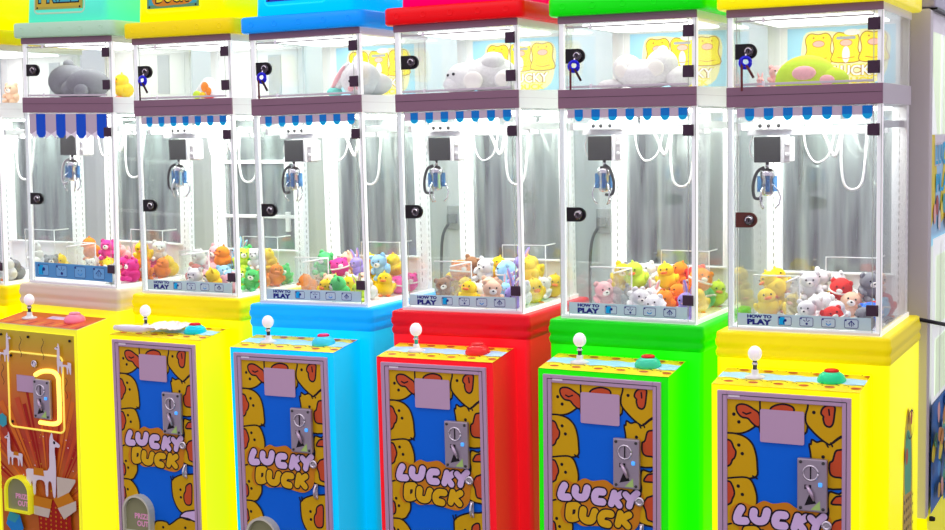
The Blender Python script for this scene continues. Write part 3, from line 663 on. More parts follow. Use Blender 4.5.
    for x0, sx in ((.004, 0), (W - .058, 1)):
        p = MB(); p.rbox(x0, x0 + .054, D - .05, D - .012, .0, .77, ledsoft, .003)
        xs = x0 + .027
        for i in range(26): p.box(xs - .0018, xs + .0018, D - .0507, D - .049, .05 + i * .027, .064 + i * .027, slotmat)
        if sx:
            for i in range(26): p.box(W - .0045, W - .0038, D - .034, D - .030, .05 + i * .027, .064 + i * .027, slotmat)
        p.build('rear_post', root, OFF, 'slotted white rear post')
    bp = MB(); bp.box(.05, W - .05, D - .018, D - .008, .0, .77, backmat); bp.build('back_panel', root, OFF, 'grey reflective back panel')
    lb = MB(); lb.rbox(.04, W - .04, D - .05, D - .019, .012, .15, white, .003); lb.rbox(.04, W - .04, D - .06, D - .019, .15, .158, white, .002); lb.build('rear_ledge', root, OFF)
    fl = MB(); fl.box(.008, W - .008, .018, D - .012, .0, .012, white); fl.build('prize_floor', root, OFF)
    cp = MB(); cp.box(.02, W - .02, .02, D - .01, .762, .7695, white); cp.build('case_ceiling', root, OFF)
    lp = MB(); lp.box(.05, W - .05, .06, D - .08, .755, .7615, led); lp.build('ceiling_light', root, OFF, 'bright white light panel')
    for x0 in (.0015, W - .0055):
        g = MB(); g.box(x0, x0 + .004, .018, D - .002, .016, .77, glassm); g.build('side_glass', root, OFF)
        g = MB(); g.box(x0, x0 + .004, .018, D - .002, .838, 1.074, glassm); g.build('side_glass', root, OFF)
    # main glass door
    gd = MB(); gd.box(.006, W - .006, -.004, -.0005, .006, .768, glassm)
    gdo = gd.build('glass_door', root, OFF, 'clear front door')
    ed = MB()
    for x in (.0015, .034, W - .03, W - .004): ed.box(x, x + .0026, -.0052, -.0045, .004, .768, paneedge)
    ed.rbox(.004, .03, -.0075, -.0045, .006, .766, acrylic, .001)
    ed.rbox(.004, W - .004, -.0095, -.0045, .003, .012, white, .001)
    ed.build('door_edge', gdo, OFF)
    lock_tab(gdo, .385, mat('brown_reflection_lock', (.12, .035, .025), .35) if k == 6 else None); hinge(gdo, .666, .706); hinge(gdo, .069, .106)  # a brown reflection is put into the right-end lock's colour
    instruction_strip(gdo, k); awning_strip(gdo, k)
    # chute walls
    ca = MB(); ca.box(.195, .198, .03, .215, .012, .17, acrylic); ca.box(.03, .198, .215, .218, .012, .17, acrylic)
    ca.build('chute_guard', root, OFF, 'clear acrylic chute wall')
    ct = MB(); ct.tube([(.1965, .03, .171), (.1965, .2165, .171), (.03, .2165, .171)], .003, white, 6); ct.cyl((.1965, .2165, .012), (.1965, .2165, .171), .003, white, seg=6)
    ct.tube([(.25, .40, .02), (.25, .40, .225), (.44, .40, .225), (.44, .40, .02)], .0028, white, 6); ct.cyl((.44, .40, .225), (.44, .50, .225), .0028, white, seg=6)
    ct.build('chute_rail', root, OFF, 'white rail')
    claw(root, k)
    # ------------- shelf between the two compartments
    sb = MB(); sb.box(0, W, 0.001, D, .7698, .8375, lightgrey if k == 6 else white); sb.build('shelf', root, OFF)  # right-end shelf is greyer: its missing neighbour light is put into the colour
    fb = MB(); fb.rbox(-.001, W + .001, -.010, .0005, .7698, .8375, plum, .002); fb.box(0, W, -.0108, -.0098, .8085, .8097, black); fb.build('front_beam', root, OFF, 'plum metal beam')
    if True:
        q = MB(); q.box(W, W + .0008, .002, D, .8085, .8097, lightgrey); q.build('beam_seam', root, OFF)
    # ------------- display compartment
    tb = MB(); tb.rbox(-.001, W + .001, -.008, .002, 1.0736, 1.1003, plum, .002); tb.build('top_band', root, OFF, 'plum metal band')
    ts = MB(); ts.box(0, W, .002, D, 1.0736, 1.1003, white); ts.build('top_slab', root, OFF)
    db = MB(); db.box(.004, W - .004, D - .028, D - .012, .8375, 1.0736, whiteplastic)
    db.box(.03, .05, D - .031, D - .028, .8375, 1.07, white); db.box(W - .05, W - .03, D - .031, D - .028, .8375, 1.07, white)
    db.build('display_back', root, OFF)
    lp = MB(); lp.box(.06, W - .06, .08, D - .10, 1.066, 1.0732, leddisp); lp.build('display_light', root, OFF, 'bright white light panel')
    gd = MB(); gd.box(.006, W - .006, -.004, -.0005, .840, 1.071, glassm); gdo = gd.build('display_door', root, OFF, 'clear display door')
    ed = MB()
    for x in (.0015, .033, W - .03, W - .004): ed.box(x, x + .0026, -.0052, -.0045, .84, 1.072, paneedge)
    ed.rbox(.03, W - .03, -.006, -.004, 1.056, 1.062, mat('rod_shadow_grey', (.45, .46, .43), .4), .001)  # upper door rod, its shadow line put into the grey
    ed.rbox(.03, W - .03, -.0075, -.004, .842, .850, lightgrey, .001)
    ed.rbox(.122, .132, -.009, -.004, 1.052, 1.068, white, .001); ed.rbox(.122, .132, -.009, -.004, .840, .856, white, .001)
    ed.build('door_edge', gdo, OFF)
    lock_tab(gdo, .957); hinge(gdo, 1.009, 1.05); hinge(gdo, .869, .911)
    if k >= 3: poster(root)
    else:
        q = MB(); q.box(.33, .40, D - .031, D - .0285, .86, 1.04, mat('grey_reflection_strip', (.5, .52, .55), .5)); q.build('reflection_stripe', root, OFF, 'grey vertical stripe painted as a door reflection')  # a door's reflection, painted as a grey stripe on the back
    # ------------- header
    o = .034
    hb = MB(); hb.loft([rrect(-o + .006, W + o - .006, -o + .006, D + o - .006, 1.1003, .03), rrect(-o, W + o, -o, D + o, 1.107, .034), rrect(-o, W + o, -o, D + o, 1.158, .034), rrect(-o + .006, W + o - .006, -o + .006, D + o - .006, 1.165, .03)], ml_)
    for i in range(5): hb.lathe((.03 + .115 * i, -o, 1.133), [(.0125, -.001), (.0125, .001), (.009, .0012), (.0085, -.0005)], ml_, 16, 'y')
    ho = hb.build('header_lip', root, OFF)
    h2 = MB(); h2.loft([rrect(.03, W - .03, -.005, D, 1.163, .03), rrect(.034, W - .034, .01, D, 1.42, .03)], mh_)
    rr = rrect2(.082, .372, 1.205, 1.42, .02); h2.tube([(x, .000 + (z - 1.163) * .06, z) for x, z in rr] + [(rr[0][0], (rr[0][1] - 1.163) * .06, rr[0][1])], .007, ml_ if k == 1 else mh_, 6)
    hbx = h2.build('header_box', root, OFF)
    sy = lambda z: -.006 + (z - 1.163) * .058
    P = Print(lambda u, v, h: (u, sy(v) - .004 - h, v), (.09, .364, 1.222, 1.41))
    plate = {1: mat('sign_olive', (.45, .42, .06), .4), 2: mat('sign_green', (.12, .35, .16), .4), 3: mat('sign_navy', (.01, .05, .5), .4)}.get(k, mat('sign_green', (.12, .35, .16), .4))
    P.poly([(.09, 1.222), (.364, 1.222), (.364, 1.41), (.09, 1.41)], plate)
    if k == 1:
        P.poly([(.102, 1.232), (.352, 1.232), (.352, 1.4), (.102, 1.4)], mat('sign_mustard', (.62, .5, .04), .4))
        P.text('PRIZE', .106, .348, 1.246, 1.33, pK, .06); P.text('PRIZE', .112, .342, 1.252, 1.325, pTeal, .02)
    elif k == 3:
        P.poly([(.12, 1.236), (.334, 1.236), (.334, 1.4), (.12, 1.4)], mat('sign_violet', (.05, .02, .3), .4))
    else:
        P.poly([(.10, 1.236), (.354, 1.236), (.354, 1.4), (.10, 1.4)], pTeal)
        P.poly(smooth_closed([(.125, 1.24), (.13, 1.33), (.23, 1.34), (.325, 1.33), (.33, 1.245), (.23, 1.232)]), pG)
        P.text('DUCK', .135, .318, 1.240, 1.305, pK, .06); P.text('DUCK', .141, .312, 1.246, 1.300, pYb, .03)
        P.text('LUCKY', .125, .33, 1.315, 1.38, pW, .03)
    for x in (.103, .351): P.poly(ell(x, 1.229, .005, n=8), pK)
    P.mb.loft([[(x, sy(z) + .002, z) for x, z in ((.09, 1.222), (.364, 1.222), (.364, 1.41), (.09, 1.41))], [(x, sy(z) - .0039, z) for x, z in ((.09, 1.222), (.364, 1.222), (.364, 1.41), (.09, 1.41))]], plate, smooth=False)
    P.mb.build('header_sign', root, OFF, 'printed PRIZE sign plate' if k == 1 else ('dark blue sign plate' if k == 3 else 'printed LUCKY DUCK sign plate'))
    if k == 2:
        q = MB()
        for z in (.30, .55): q.rbox(.06, W - .06, D - .03, D - .018, z, z + .016, white, .002)
        for z in (.24, .49): q.rbox(.40, .425, D - .03, D - .018, z, z + .09, white, .002)
        q.build('reflected_rail', root, OFF, 'white horizontal bars modelled from a reflection')  # reflection at the back, put in as solid white bars
    if k == 6:
        xs = W + .0335
        P = Print(lambda u, v, h: (xs + h, u, v), (.2, .47, -.95, -.27), .0003)
        P.poly(smooth_closed([(.25, -.96), (.25, -.50), (.27, -.38), (.33, -.30), (.40, -.36), (.44, -.50), (.44, -.96)], 5), pYb)
        P.poly(smooth_closed([(.29, -.60), (.29, -.42), (.34, -.38), (.41, -.44), (.41, -.62)], 4), pGreen)
        P.poly([(.26, -.60), (.43, -.62), (.43, -.80), (.26, -.80)], mat('print_tan', (.75, .55, .12), .4))
        for i in range(5):
            for j in range(5): P.poly(ell(.28 + .034 * i, -.63 - .034 * j, .008, n=6), pK)
        P.poly([(.27, -.80), (.43, -.80), (.43, -.95), (.27, -.95)], pGreen)
        P.poly(ell(.27, -.46, .025, .03), pO); P.poly(ell(.36, -.335, .022, .03), pO); P.line(ell(.345, -.36, .07, .05), .003, pK, True)
        P.mb.build('side_sticker', root, OFF, 'arched duck and basket sticker')
    return root

ROOTS = {k: machine(k) for k in range(7)}
# ------------------------------------------------------------------ key rings hanging from the display locks
blueco = mat('blue_key_coil', (.02, .02, .75), .3); keymat = mat('dark_key', (.05, .02, .025), .35); keyred = mat('brown_key', (.13, .03, .03), .35)
for k in (2, 3, 5, 6):
    M = MW[k] @ Matrix.Translation((.072 - W / 2, -.02, .935 + Z0))
    r = empty('key_ring', M, {2: 'blue coiled key ring on the display lock of the second yellow machine', 3: 'blue coiled key ring hanging from the display lock of the blue machine',
                              5: 'blue coiled key ring hanging from the display lock of the green machine', 6: 'blue coiled key ring hanging from the display lock of the right-end yellow machine'}[k], 'key ring', 'keys hanging in display locks')
    q = MB(); q.torus((.0, -.012, -.016), .018, .0062, blueco, 'y', 20, 8); q.torus((.004, -.019, -.012), .014, .004, blueco, 'y', 16, 6); q.build('coil', r, label='shiny blue coil')
    q = MB(); q.cyl((0, .002, .022), (0, -.010, -.002), .004, chrome, seg=8); q.build('lock_key', r)
    q = MB(); q.rbox(-.014, -.006, -.022, -.018, -.100 if k != 6 else -.112, -.005, keyred if k != 2 else keymat, .0015); q.build('key', r, label='long dark key')
    q = MB(); q.tube([(.006, -.02, -.025), (.030, -.018, -.068)], [.005, .0045], keymat if k != 6 else keyred, 8); q.build('key', r, label='short dark key')

# ------------------------------------------------------------------ plush toys
CLR = {'Y': ('yellow', (.95, .66, .01)), 'W': ('white', (.88, .87, .85)), 'R': ('red', (.8, .04, .03)), 'O': ('orange', (.95, .27, .01)), 'P': ('pink', (.95, .50, .52)), 'M': ('magenta', (.82, .05, .32)),
       'S': ('sky blue', (.36, .68, .93)), 'B': ('blue', (.05, .2, .75)), 'G': ('green', (.10, .65, .18)), 'L': ('lime green', (.62, .85, .05)), 'V': ('purple', (.42, .33, .80)), 'N': ('brown', (.36, .18, .08)),
       'K': ('grey', (.28, .29, .31)), 'H': ('peach', (.95, .62, .42))}
PLUSH = {}
def plush(c):
    n, col = CLR[c]
    m = noisy('plush_' + n.replace(' ', '_'), tuple(x * .9 for x in col), col, 160, .9, .25)
    return m
KIND = {'c': 'chick', 'b': 'bear', 'r': 'rabbit', 'o': 'ball', 'p': 'penguin'}
belly = mat('plush_cream', (.93, .9, .82), .9)
def proto(kind):
    if kind in PLUSH: return PLUSH[kind]
    r = 1.0; parts = []
    ph = belly
    b = MB()
    if kind == 'c':
        b.ball((0, .1, .85), (.95, 1.0, .85), ph, 14, 9); b.ball((0, -.15, 1.75), (.78, .75, .72), ph, 14, 9)
        for s in (-1, 1): b.ball((s * .88, .1, .95), (.25, .5, .42), ph, 10, 6, (0, s * .4, .2))
        b.ball((0, -.1, 2.48), (.12, .12, .2), ph, 8, 5)
        k = MB(); k.ball((0, -.9, 1.65), (.34, .3, .15), orange, 12, 6); parts.append(('beak', k))
        k = MB()
        for s in (-1, 1): k.ball((s * .4, -.62, .1), (.28, .4, .12), orange, 8, 5)
        parts.append(('feet', k))
        ez, ey, ex = 1.95, -.82, .3
    elif kind == 'b':
        b.ball((0, .1, .8), (.85, .8, .8), ph, 14, 9); b.ball((0, -.1, 1.7), (.85, .75, .72), ph, 14, 9)
        for s in (-1, 1):
            b.ball((s * .62, -.05, 2.25), (.28, .16, .28), ph, 10, 6); b.ball((s * .8, -.35, .95), (.24, .5, .24), ph, 10, 6, (.4, 0, s * -.3)); b.ball((s * .5, -.7, .28), (.3, .5, .28), ph, 10, 6)
        k = MB(); k.ball((0, -.78, 1.55), (.34, .2, .26), belly, 12, 6); parts.append(('muzzle', k))
        k = MB(); k.ball((0, -.98, 1.64), (.1, .07, .08), eyeblack, 8, 5); parts.append(('nose', k))
        ez, ey, ex = 1.88, -.76, .3
    elif kind == 'r':
        b.ball((0, .1, .75), (.8, .85, .75), ph, 14, 9); b.ball((0, -.15, 1.6), (.75, .72, .66), ph, 14, 9)
        for s in (-1, 1):
            b.ball((s * .34, .05, 2.55), (.2, .14, .7), ph, 10, 7, (0, s * .25, 0)); b.ball((s * .45, -.65, .25), (.28, .48, .25), ph, 10, 6)
        k = MB()
        for s in (-1, 1): k.ball((s * .36, -.06, 2.55), (.11, .06, .5), plush('P'), 8, 6, (0, s * .25, 0))
        parts.append(('inner_ear', k))
        k = MB(); k.ball((0, -.86, 1.5), (.08, .06, .06), plush('P'), 8, 5); parts.append(('nose', k))
        ez, ey, ex = 1.7, -.82, .27
    else:
        b.ball((0, 0, 1.05), 1.05, ph, 18, 12)
        for s in (-1, 1): b.ball((s * .75, 0, 1.75), (.28, .2, .28), ph, 10, 6)
        k = MB(); k.torus((0, 0, 1.0), 1.04, .1, belly, 'z', 20, 6); parts.append(('band', k))
        k = MB(); k.ball((0, -.98, 1.25), (.3, .14, .22), belly, 10, 6); parts.append(('muzzle', k))
        ez, ey, ex = 1.6, -.86, .3
    for s in (-1, 1):
        k = MB(); k.ball((s * ex, ey, ez), .085, eyeblack, 8, 6); parts.append(('eye', k))
    o = b.build('body'); meshes = [('body', o.data)]
    bpy.data.objects.remove(o)
    for n, mb in parts:
        o = mb.build(n); meshes.append((n, o.data)); bpy.data.objects.remove(o)
    PLUSH[kind] = meshes
    return meshes
def toy(kind, c, M, r, label, group, name=None):
    meshes = proto(kind)
    o = bpy.data.objects.new(name or KIND[kind] + '_plush', meshes[0][1]); COL.objects.link(o)
    o.material_slots[0].link = 'OBJECT'; o.material_slots[0].material = plush(c)
    o.matrix_world = M @ Matrix.Scale(r, 4)
    tag(o, label, 'plush toy', group)
    for n, me in meshes[1:]:
        p = bpy.data.objects.new(n, me); COL.objects.link(p); p.parent = o
    return o
PILES = {6: ['bW oR bK', 'bW cW oB', 'cY cY bW bH oR', 'cY bW cW rK oS', 'cY bW oY bW cR', 'cY bW bW cH cY bW oR bK'],
         5: ['bW oW rV', 'bW cO oR', 'bP bK rW cO cY', 'bP bW oW cO oG', 'rW bH bY cN cL', 'bK bW cO oR bY cL cY oO'],
         4: ['cY bH rV', 'bW rS bW', 'bN cY bH rV cY', 'cY bN cY oO bW', 'bH bW cY oR cY', 'bN cY rV cY oO bW oS cY'],
         3: ['cY bG rL', 'bH cY bW', 'cO cY bW bH cY', 'bH bW cY cY oM', 'cO bH cY bL oM', 'bW bH cY cY bG oM rV bS'],
         2: ['bW bY bP', 'bP bS bG', 'bR bP bS bL bO', 'bP bS bG bY cO', 'bP bS bW bY bG', 'bP rS bG bY bW cO bL bW'],
         1: ['-- -- bW', '-- cY bM', '-- bW cY bM bO', '-- cY bW bM cO', 'bW cY rP bM cY', '-- -- -- bW cO bM rP cY'],
         0: ['-- -- cW', '-- -- bK', '-- -- -- -- cW', '-- -- -- -- bK', '-- -- -- -- cY', '-- -- -- -- -- -- -- bW']}
ORD = ['first', 'second', 'third', 'fourth', 'fifth']
ROWN = ['front row', 'second row', 'middle row', 'fourth row', 'back row']
rnd = random.Random(11)
for k, rows in PILES.items():
    for ri, row in enumerate(rows):
        codes = row.split()
        for i, code in enumerate(codes):
            r = rnd.uniform(.036, .044)
            jit = (rnd.uniform(-.012, .012), rnd.uniform(-.010, .010)); rz = rnd.uniform(-.9, .9); ti = rnd.uniform(-.35, .35); tx = rnd.uniform(-.2, .35)
            if code == '--': continue
            kind, c = code
            if ri < 5:
                col = i + 2 if ri < 2 else i
                x = .065 + .0975 * col + jit[0]; y = (.062, .155, .262, .355, .440)[ri] + jit[1] * .6; z = .012
                x = min(max(x, .055), W - .06)
                where = ROWN[ri] + ', ' + ORD[col] + ' from left'
            else:
                x = .10 + .105 * (i % 4) + jit[0]; y = (.395, .30)[i // 4] + jit[1]; z = .085
                where = 'top layer, ' + ('rear' if i < 4 else 'forward') + ', ' + ORD[i % 4] + ' from left'
            M = MW[k] @ Matrix.Translation((x - W / 2, y, z + Z0)) @ Matrix.Rotation(rz, 4, 'Z') @ Matrix.Rotation(ti, 4, 'Y') @ Matrix.Rotation(tx, 4, 'X')
            lab = '%s %s plush in the %s, %s' % (CLR[c][0], KIND[kind], SHORT[k], where)
            toy(kind, c, M, r, lab, 'plush prizes in the ' + SHORT[k])

# larger toys in the display compartments
SH = .8375 + Z0
def disp(k, x, y, rz=0, z=0): return MW[k] @ Matrix.Translation((x - W / 2, y, SH + z)) @ Matrix.Rotation(rz, 4, 'Z')
G = 'toys in the display compartments'
def big(k, M, name, label, body, c, parts):
    b = MB()
    for cc, rr, *ro in body: b.ball(cc, rr, plush(c), 20, 14, ro[0] if ro else None)
    o = b.build(name); o.matrix_world = M; tag(o, label, 'plush toy', G)
    for n, lst, m, lab in parts:
        q = MB()
        for cc, rr, *ro in lst: q.ball(cc, rr, m, 14, 9, ro[0] if ro else None)
        q.build(n, o, label=lab)
    return o
big(1, disp(1, .155, .2), 'bear_plush', 'big grey plush lying in the display of the llama machine', [((-.075, 0, .075), (.095, .09, .078)), ((.07, -.03, .062), (.10, .095, .066)), ((-.075, .0, .155), (.024, .024, .02)), ((.0, -.06, .04), (.05, .05, .04))], 'K',
    [('paw', [((.11, -.12, .03), (.035, .03, .03))], plush('K'), None)])
toy('c', 'Y', disp(1, .26, .36, -.5), .045, 'yellow chick plush behind the grey plush in the llama machine display', G)
toy('b', 'H', disp(0, .30, .3, .2), .04, 'pale peach bear plush in the display of the cut-off yellow machine', G)
# M2: fruit print triangular cushion
q = MB(); cu = plush('W')
ring = smooth_closed([(-.075, 0), (.075, 0), (.08, .012), (.012, .085), (-.004, .088), (-.08, .012)], 4)
q.loft([[(x * s, y, .002 + (z) * s) for x, z in ring] for y, s in ((-.035, .8), (-.028, .95), (0, 1.0), (.028, .95), (.035, .8))], cu)
o = q.build('cushion'); o.matrix_world = disp(2, .24, .2, -.1); tag(o, 'small triangular cushion with orange and green patches in the yellow machine beside the llama machine', 'plush toy', G)
for nm, c, pts in (('patch', 'O', [((.012, -.035, .055), (.022, .008, .022)), ((.035, -.035, .035), (.015, .008, .018))]), ('patch', 'L', [((-.035, -.035, .022), (.025, .008, .018))]), ('patch', 'R', [((.035, -.035, .012), (.035, .008, .008))]), ('patch', 'Y', [((.0, -.036, .02), (.02, .008, .014))])):
    q = MB()
    for c0, r0 in pts: q.ball(c0, r0, plush(c), 12, 8)
    q.build(nm, o)
# M3: white rabbit with pink ear lining
big(3, disp(3, .395, .2, -.3), 'rabbit_plush', 'white rabbit plush with pink ears in the display of the blue machine', [((0, 0, .07), (.085, .08, .072)), ((.0, .06, .05), (.09, .08, .05)), ((-.07, -.045, .075), (.026, .02, .085), (0, .75, 0)), ((-.03, .01, .13), (.024, .02, .05), (0, .5, 0))], 'W',
    [('inner_ear', [((-.068, -.062, .078), (.012, .008, .065), (0, .75, 0))], plush('P'), 'pink ear lining'), ('cheek', [((.055, -.055, .035), (.018, .012, .014)), ((.02, -.072, .03), (.014, .01, .012))], plush('P'), 'pink cheek'),
     ('eye', [((.02, -.075, .06), .006)], eyeblack, None), ('eye', [((.055, -.06, .062), .006)], eyeblack, None), ('sleeve', [((-.105, -.05, .022), (.035, .03, .02))], mat('plush_teal', (.2, .72, .62), .9), 'teal sleeve')])
# M4, M5: white bears lying down
big(4, disp(4, .28, .22), 'bear_plush', 'white bear plush lying on its side in the display of the red machine', [((.02, 0, .07), (.11, .085, .07)), ((-.085, -.02, .06), (.075, .065, .06)), ((.05, -.04, .115), (.05, .04, .04)), ((.11, -.04, .045), (.05, .06, .042)), ((-.12, -.05, .035), (.04, .04, .03)), ((-.06, -.01, .115), (.02, .015, .02))], 'W',
    [('foot_pad', [((-.005, -.105, .045), (.042, .014, .036))], belly, 'cream foot pad'), ('foot_pad', [((.115, -.098, .045), (.028, .010, .026))], belly, None), ('eye', [((-.10, -.083, .075), .006)], eyeblack, None), ('eye', [((-.13, -.07, .072), .006)], eyeblack, None)])
big(5, disp(5, .255, .22), 'bear_plush', 'white bear plush lying on its back in the display of the green machine', [((0, 0, .055), (.12, .08, .055)), ((-.07, -.01, .075), (.055, .055, .055)), ((.065, -.01, .085), (.06, .06, .06)), ((.065, -.0, .14), (.02, .018, .018)), ((.13, .0, .04), (.055, .06, .04)), ((-.13, -.02, .02), (.05, .04, .02))], 'W',
    [('foot_pad', [((.06, -.065, .075), (.032, .010, .03))], belly, 'cream foot pad'), ('foot_pad', [((-.075, -.062, .07), (.026, .010, .026))], belly, None)])
# M6: lime avocado cushion and a pink toy
big(6, disp(6, .225, .20, .05), 'avocado_cushion', 'lime green avocado cushion with a pink oval in the right-end yellow machine display', [((0, 0, .02), (.11, .06, .09)), ((.06, 0, .02), (.085, .05, .05))], 'L',
    [('oval_patch', [((.0, -.052, .045), (.042, .018, .026)), ((.075, -.045, .02), (.028, .012, .018))], plush('P'), 'pale pink oval patch')]).location.z += .0
toy('b', 'P', disp(6, .09, .32, .4), .034, 'pink bear plush behind the lock in the right-end yellow machine display', G)
toy('r', 'P', disp(6, .045, .26, .3), .018, 'small pink rabbit plush at the left end of the right-end yellow machine display', G)

# ------------------------------------------------------------------ crumpled white plastic lying on the control panel next to the llama machine
shm = mat('white_plastic_sheet', (.9, .88, .9), .25)
M = MW[2] @ Matrix.Translation((.2 - W / 2, -.13, Z0 - .128))
q = MB(); rn = random.Random(5); nx, ny = 14, 8; vs = []
for j in range(ny + 1):
    for i in range(nx + 1):
        u, v = i / nx, j / ny; x = -.03 + .17 * u; y = -.085 + .14 * v + .03 * u
        vs.append((x, y, .004 + .010 * v + rn.uniform(0, .010) + .012 * math.sin(u * 7) * math.sin(v * 3) ** 2))
q.add(vs, [(j * (nx + 1) + i, j * (nx + 1) + i + 1, (j + 1) * (nx + 1) + i + 1, (j + 1) * (nx + 1) + i) for j in range(ny) for i in range(nx)], shm, False)
o = q.build('plastic_sheet'); o.matrix_world = M; tag(o, 'crumpled white plastic sheet on the control panel of the yellow machine beside the llama machine', 'plastic sheet')
sd = o.modifiers.new('thickness', 'SOLIDIFY'); sd.thickness = .0015
q = MB(); q.tube([(-.18, -.075, .004), (-.12, -.078, .006), (-.03, -.076, .006), (.02, -.05, .012)], [.012, .016, .016, .01], shm, 12); q.build('rolled_edge', o)

# ------------------------------------------------------------------ grey cabinet behind the right-end machine
CX = .573; ca = empty('grey_cabinet', MW[6] @ Matrix.Translation((CX - .3 - W / 2, .95, 0)), 'grey cabinet with a bright cartoon printed side behind the right-end yellow machine', 'cabinet')
OC = (-(CX - .3), -.95, Z0)
gm = mat('cabinet_grey', (.62, .6, .57), .45); zf = -Z0 - POSE[6][4]
q = MB(); q.box(CX - .60, CX - .01, .66, 1.40, -.80, 1.12, gm); q.build('cabinet_body', ca, OC)
q = MB(); q.rbox(CX - .075, CX, .64, .70, -.80, 1.115, gm, .004); q.rbox(CX - .60, CX - .525, .64, .70, -.80, 1.115, gm, .004); q.build('front_post', ca, OC, 'grey metal front post')
q = MB(); q.add([(CX - .60, .60, zf), (CX + .03, .60, zf), (CX + .03, 1.42, zf), (CX - .60, 1.42, zf), (CX - .60, .64, -.78), (CX + .004, .64, -.78), (CX + .004, 1.40, -.78), (CX - .60, 1.40, -.78)],
                [(0, 3, 2, 1), (0, 1, 5, 4), (1, 2, 6, 5), (2, 3, 7, 6), (3, 0, 4, 7), (4, 5, 6, 7)], shell('cabinet_yellow', YEL, .3)); q.build('plinth', ca, OC, 'yellow plinth')
q = MB()
for y in (.70, 1.08, 1.3): q.lathe((CX + .012, y, -.80), [(.014, 0), (.014, .012), (.004, .016)], black, 10)
q.build('plinth_bolt', ca, OC)
q = MB(); q.rbox(CX - .61, CX + .012, .655, 1.42, 1.125, 1.30, mat('cabinet_lilac', (.40, .38, .46), .4), .006); q.box(CX - .6, CX + .014, .70, 1.42, 1.118, 1.126, black); q.build('cabinet_header', ca, OC, 'lilac grey cabinet top')
P = Print(lambda u, v, h: (CX - .009 + h, u, v), (.70, 1.40, -.78, 1.11), .0006)
P.poly([(.7, -.78), (1.4, -.78), (1.4, 1.11), (.7, 1.11)], pW)
litp = mat('lit_side_panel', (.75, .9, .6), .3, em=.35, emcol=(.8, 1, .65)); litw = mat('lit_side_white', (.9, .95, .9), .3, em=.35, emcol=(.95, 1, .95))
P.poly([(.76, .66), (1.4, .66), (1.4, 1.04), (.76, 1.04)], litp); P.poly([(.74, .9), (.86, .66), (.74, .66)], litw); P.poly([(.95, .66), (1.0, .66), (1.0, 1.04), (.95, 1.04)], litw)
P.poly([(.72, .60), (1.4, .66), (1.4, .26), (.72, .24)], pSky)
P.poly([(.72, .66), (.80, .66), (.86, .52), (.80, .36), (.72, .30)], pYb); P.poly([(.9, .30), (1.0, .50), (1.1, .66), (1.4, .66), (1.4, .4)], pYb)
cy = mat('print_cyan', (.0, .55, .85), .4)
P.text('LU', .80, .99, .54, .63, pW, .06); P.text('LU', .81, .98, .545, .62, cy, .03); P.text('CK', .99, 1.2, .54, .63, cy, .03)
P.text('PLAY', .82, 1.25, .44, .51, cy, .03)
for i in range(9): P.poly(ell(.80 + .055 * i, .36 + .035 * math.sin(i * 2.1), .035, .04, 10), (pPink, pR, pW, pYb, pTeal)[i % 5])
P.poly([(.72, .27), (1.4, .27), (1.4, -.36), (.72, -.36)], litw)
for z0, z1 in ((-.07, .2), (-.34, -.12)): P.poly([(.80, z0), (1.36, z0), (1.36, z1), (.80, z1)], litp)
for y in (.90, 1.05, 1.2): P.poly([(y, -.35), (y + .02, -.35), (y + .02, .25), (y, .25)], pW)
P.poly([(.71, -.36), (1.4, -.36), (1.4, -.78), (.71, -.78)], mat('print_cabinet_blue', (.03, .2, .6), .4))
rn = random.Random(9)
for i in range(46):
    y, z = rn.uniform(.72, 1.25), rn.uniform(-.76, -.38)
    P.poly(smooth_closed([(y + rn.uniform(.02, .06) * math.cos(a), z + rn.uniform(.015, .05) * math.sin(a)) for a in (0, 1.2, 2.4, 3.6, 4.8)], 3), rn.choice((pYb, pG, pSky, pPink, pTeal, pY, pMid, pGreen)))
P.mb.build('side_panel', ca, OC, 'printed side panel with lit white windows and cartoon graphics')

q = MB(); q.tube(smoothen([(.548, .560, -.012), (.60, .62, -.03), (.64, .80, -.066), (.62, .98, -.095), (.578, 1.10, -.10), (.565, 1.10, -.10)]), .0075, black, 8)
o = q.build('power_cable', None, OFF); o.matrix_world = MW[6]; tag(o, 'black cable running from the right-end yellow machine to the grey cabinet', 'cable')

# ------------------------------------------------------------------ setting
fl = noisy('floor_tile', (.22, .2, .22), (.3, .28, .3), 6, .35)
q = MB(); q.box(-6, 5, -6, 1.75, -.1, 0, fl); o = q.build('floor'); o['kind'] = 'structure'
wl = noisy('wall_paint', (.66, .74, .76), (.74, .8, .82), 3, .7)
q = MB(); q.box(-6, 5, 1.75, 1.9, 0, 3.35, wl); o = q.build('wall_back'); o['kind'] = 'structure'

for nm, sx in (('second wall socket from the left, seen through the green machine', -1.179), ('first wall socket from the left, seen through the red machine', -2.022)):
    q = MB(); q.rbox(-.04, .04, -.012, 0, -.062, .062, mat('socket_plate', (.42, .48, .48), .4), .004)
    o = q.build('wall_socket'); o.matrix_world = Matrix.Translation((sx, 1.75, .232 + Z0)); tag(o, nm, 'socket', 'wall sockets')
    q = MB(); q.rbox(-.03, .025, -.035, -.012, -.03, .02, mat('plug_grey', (.2, .24, .24), .4), .004); q.build('plug', o)
    q = MB(); q.tube(smoothen([(-.02, -.03, -.03), (-.05, -.04, -.10), (-.06, -.04, -.25), (-.05, -.04, -.45), (.02, -.03, -.70)]), .008, mat('cord_grey', (.15, .17, .17), .5), 6); q.build('cord', o)
w = bpy.data.worlds.new('arcade'); SC.world = w; w.use_nodes = True
bg = w.node_tree.nodes['Background']; bg.inputs[0].default_value = (.72, .60, .76, 1); bg.inputs[1].default_value = 1.05
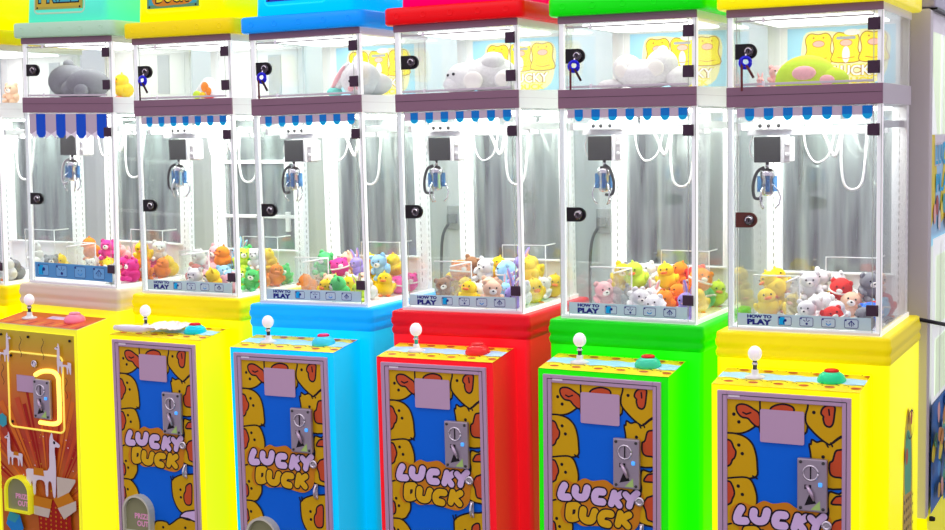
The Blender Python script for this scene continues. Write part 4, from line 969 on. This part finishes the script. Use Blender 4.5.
def area(name, loc, rot, sx, sy, e, c):
    l = bpy.data.lights.new(name, 'AREA'); l.shape = 'RECTANGLE'; l.size = sx; l.size_y = sy; l.energy = e; l.color = c
    o = bpy.data.objects.new(name, l); COL.objects.link(o); o.location = loc; o.rotation_euler = rot; return o
area('added_wall_fill', (-1.6, .95, 3.0), (math.radians(25), 0, 0), 5.5, .25, 42, (.95, 1, 1))  # unseen fill light added to brighten the back wall and grey cabinet
area('ceiling_lamp', (-1.2, -1.6, 3.75), (math.radians(20), 0, 0), 4.5, 1.0, 25, (1, .9, 1))

# ------------------------------------------------------------------ real-world scale
done = set()
for o in list(SC.objects):
    if o.parent is None: o.location = o.location * SCALE
    if o.type == 'MESH':
        scl = o.scale.x if o.parent is None else 1
        if o.data.name not in done:
            done.add(o.data.name)
            o.data.transform(Matrix.Scale(SCALE, 4))
    elif o.type == 'LIGHT': o.data.size *= SCALE; o.data.size_y *= SCALE; o.data.energy *= SCALE ** 2

# ------------------------------------------------------------------ camera
yw, pt, rl = .473763, -.100073, -.010359
fwd = Vector((-math.sin(yw) * math.cos(pt), math.cos(yw) * math.cos(pt), math.sin(pt)))
rt = Vector((math.cos(yw), math.sin(yw), 0)); up = rt.cross(fwd)
R = rt * math.cos(rl) + up * math.sin(rl); U = -rt * math.sin(rl) + up * math.cos(rl)
cam = bpy.data.cameras.new('camera'); co = bpy.data.objects.new('camera', cam); COL.objects.link(co)
m = Matrix(((R.x, U.x, -fwd.x), (R.y, U.y, -fwd.y), (R.z, U.z, -fwd.z))).to_4x4()
m.translation = Vector((1.365666, -4.655603, .707119 + Z0)) * SCALE
co.matrix_world = m
cam.sensor_width = 36; cam.lens = 1380.95 * 36 / 945; cam.clip_start = .05
SC.camera = co
vs = SC.view_settings
SC.display_settings.display_device = 'sRGB'
vs.view_transform = 'Standard'; vs.look = 'None'; vs.exposure = 0; vs.gamma = 1; vs.use_curve_mapping = False
SC.cycles.use_denoising = True
SC.cycles.transparent_max_bounces = 32; SC.cycles.max_bounces = 10
SC.cycles.caustics_reflective = False; SC.cycles.caustics_refractive = False
SC.cycles.sample_clamp_indirect = 6
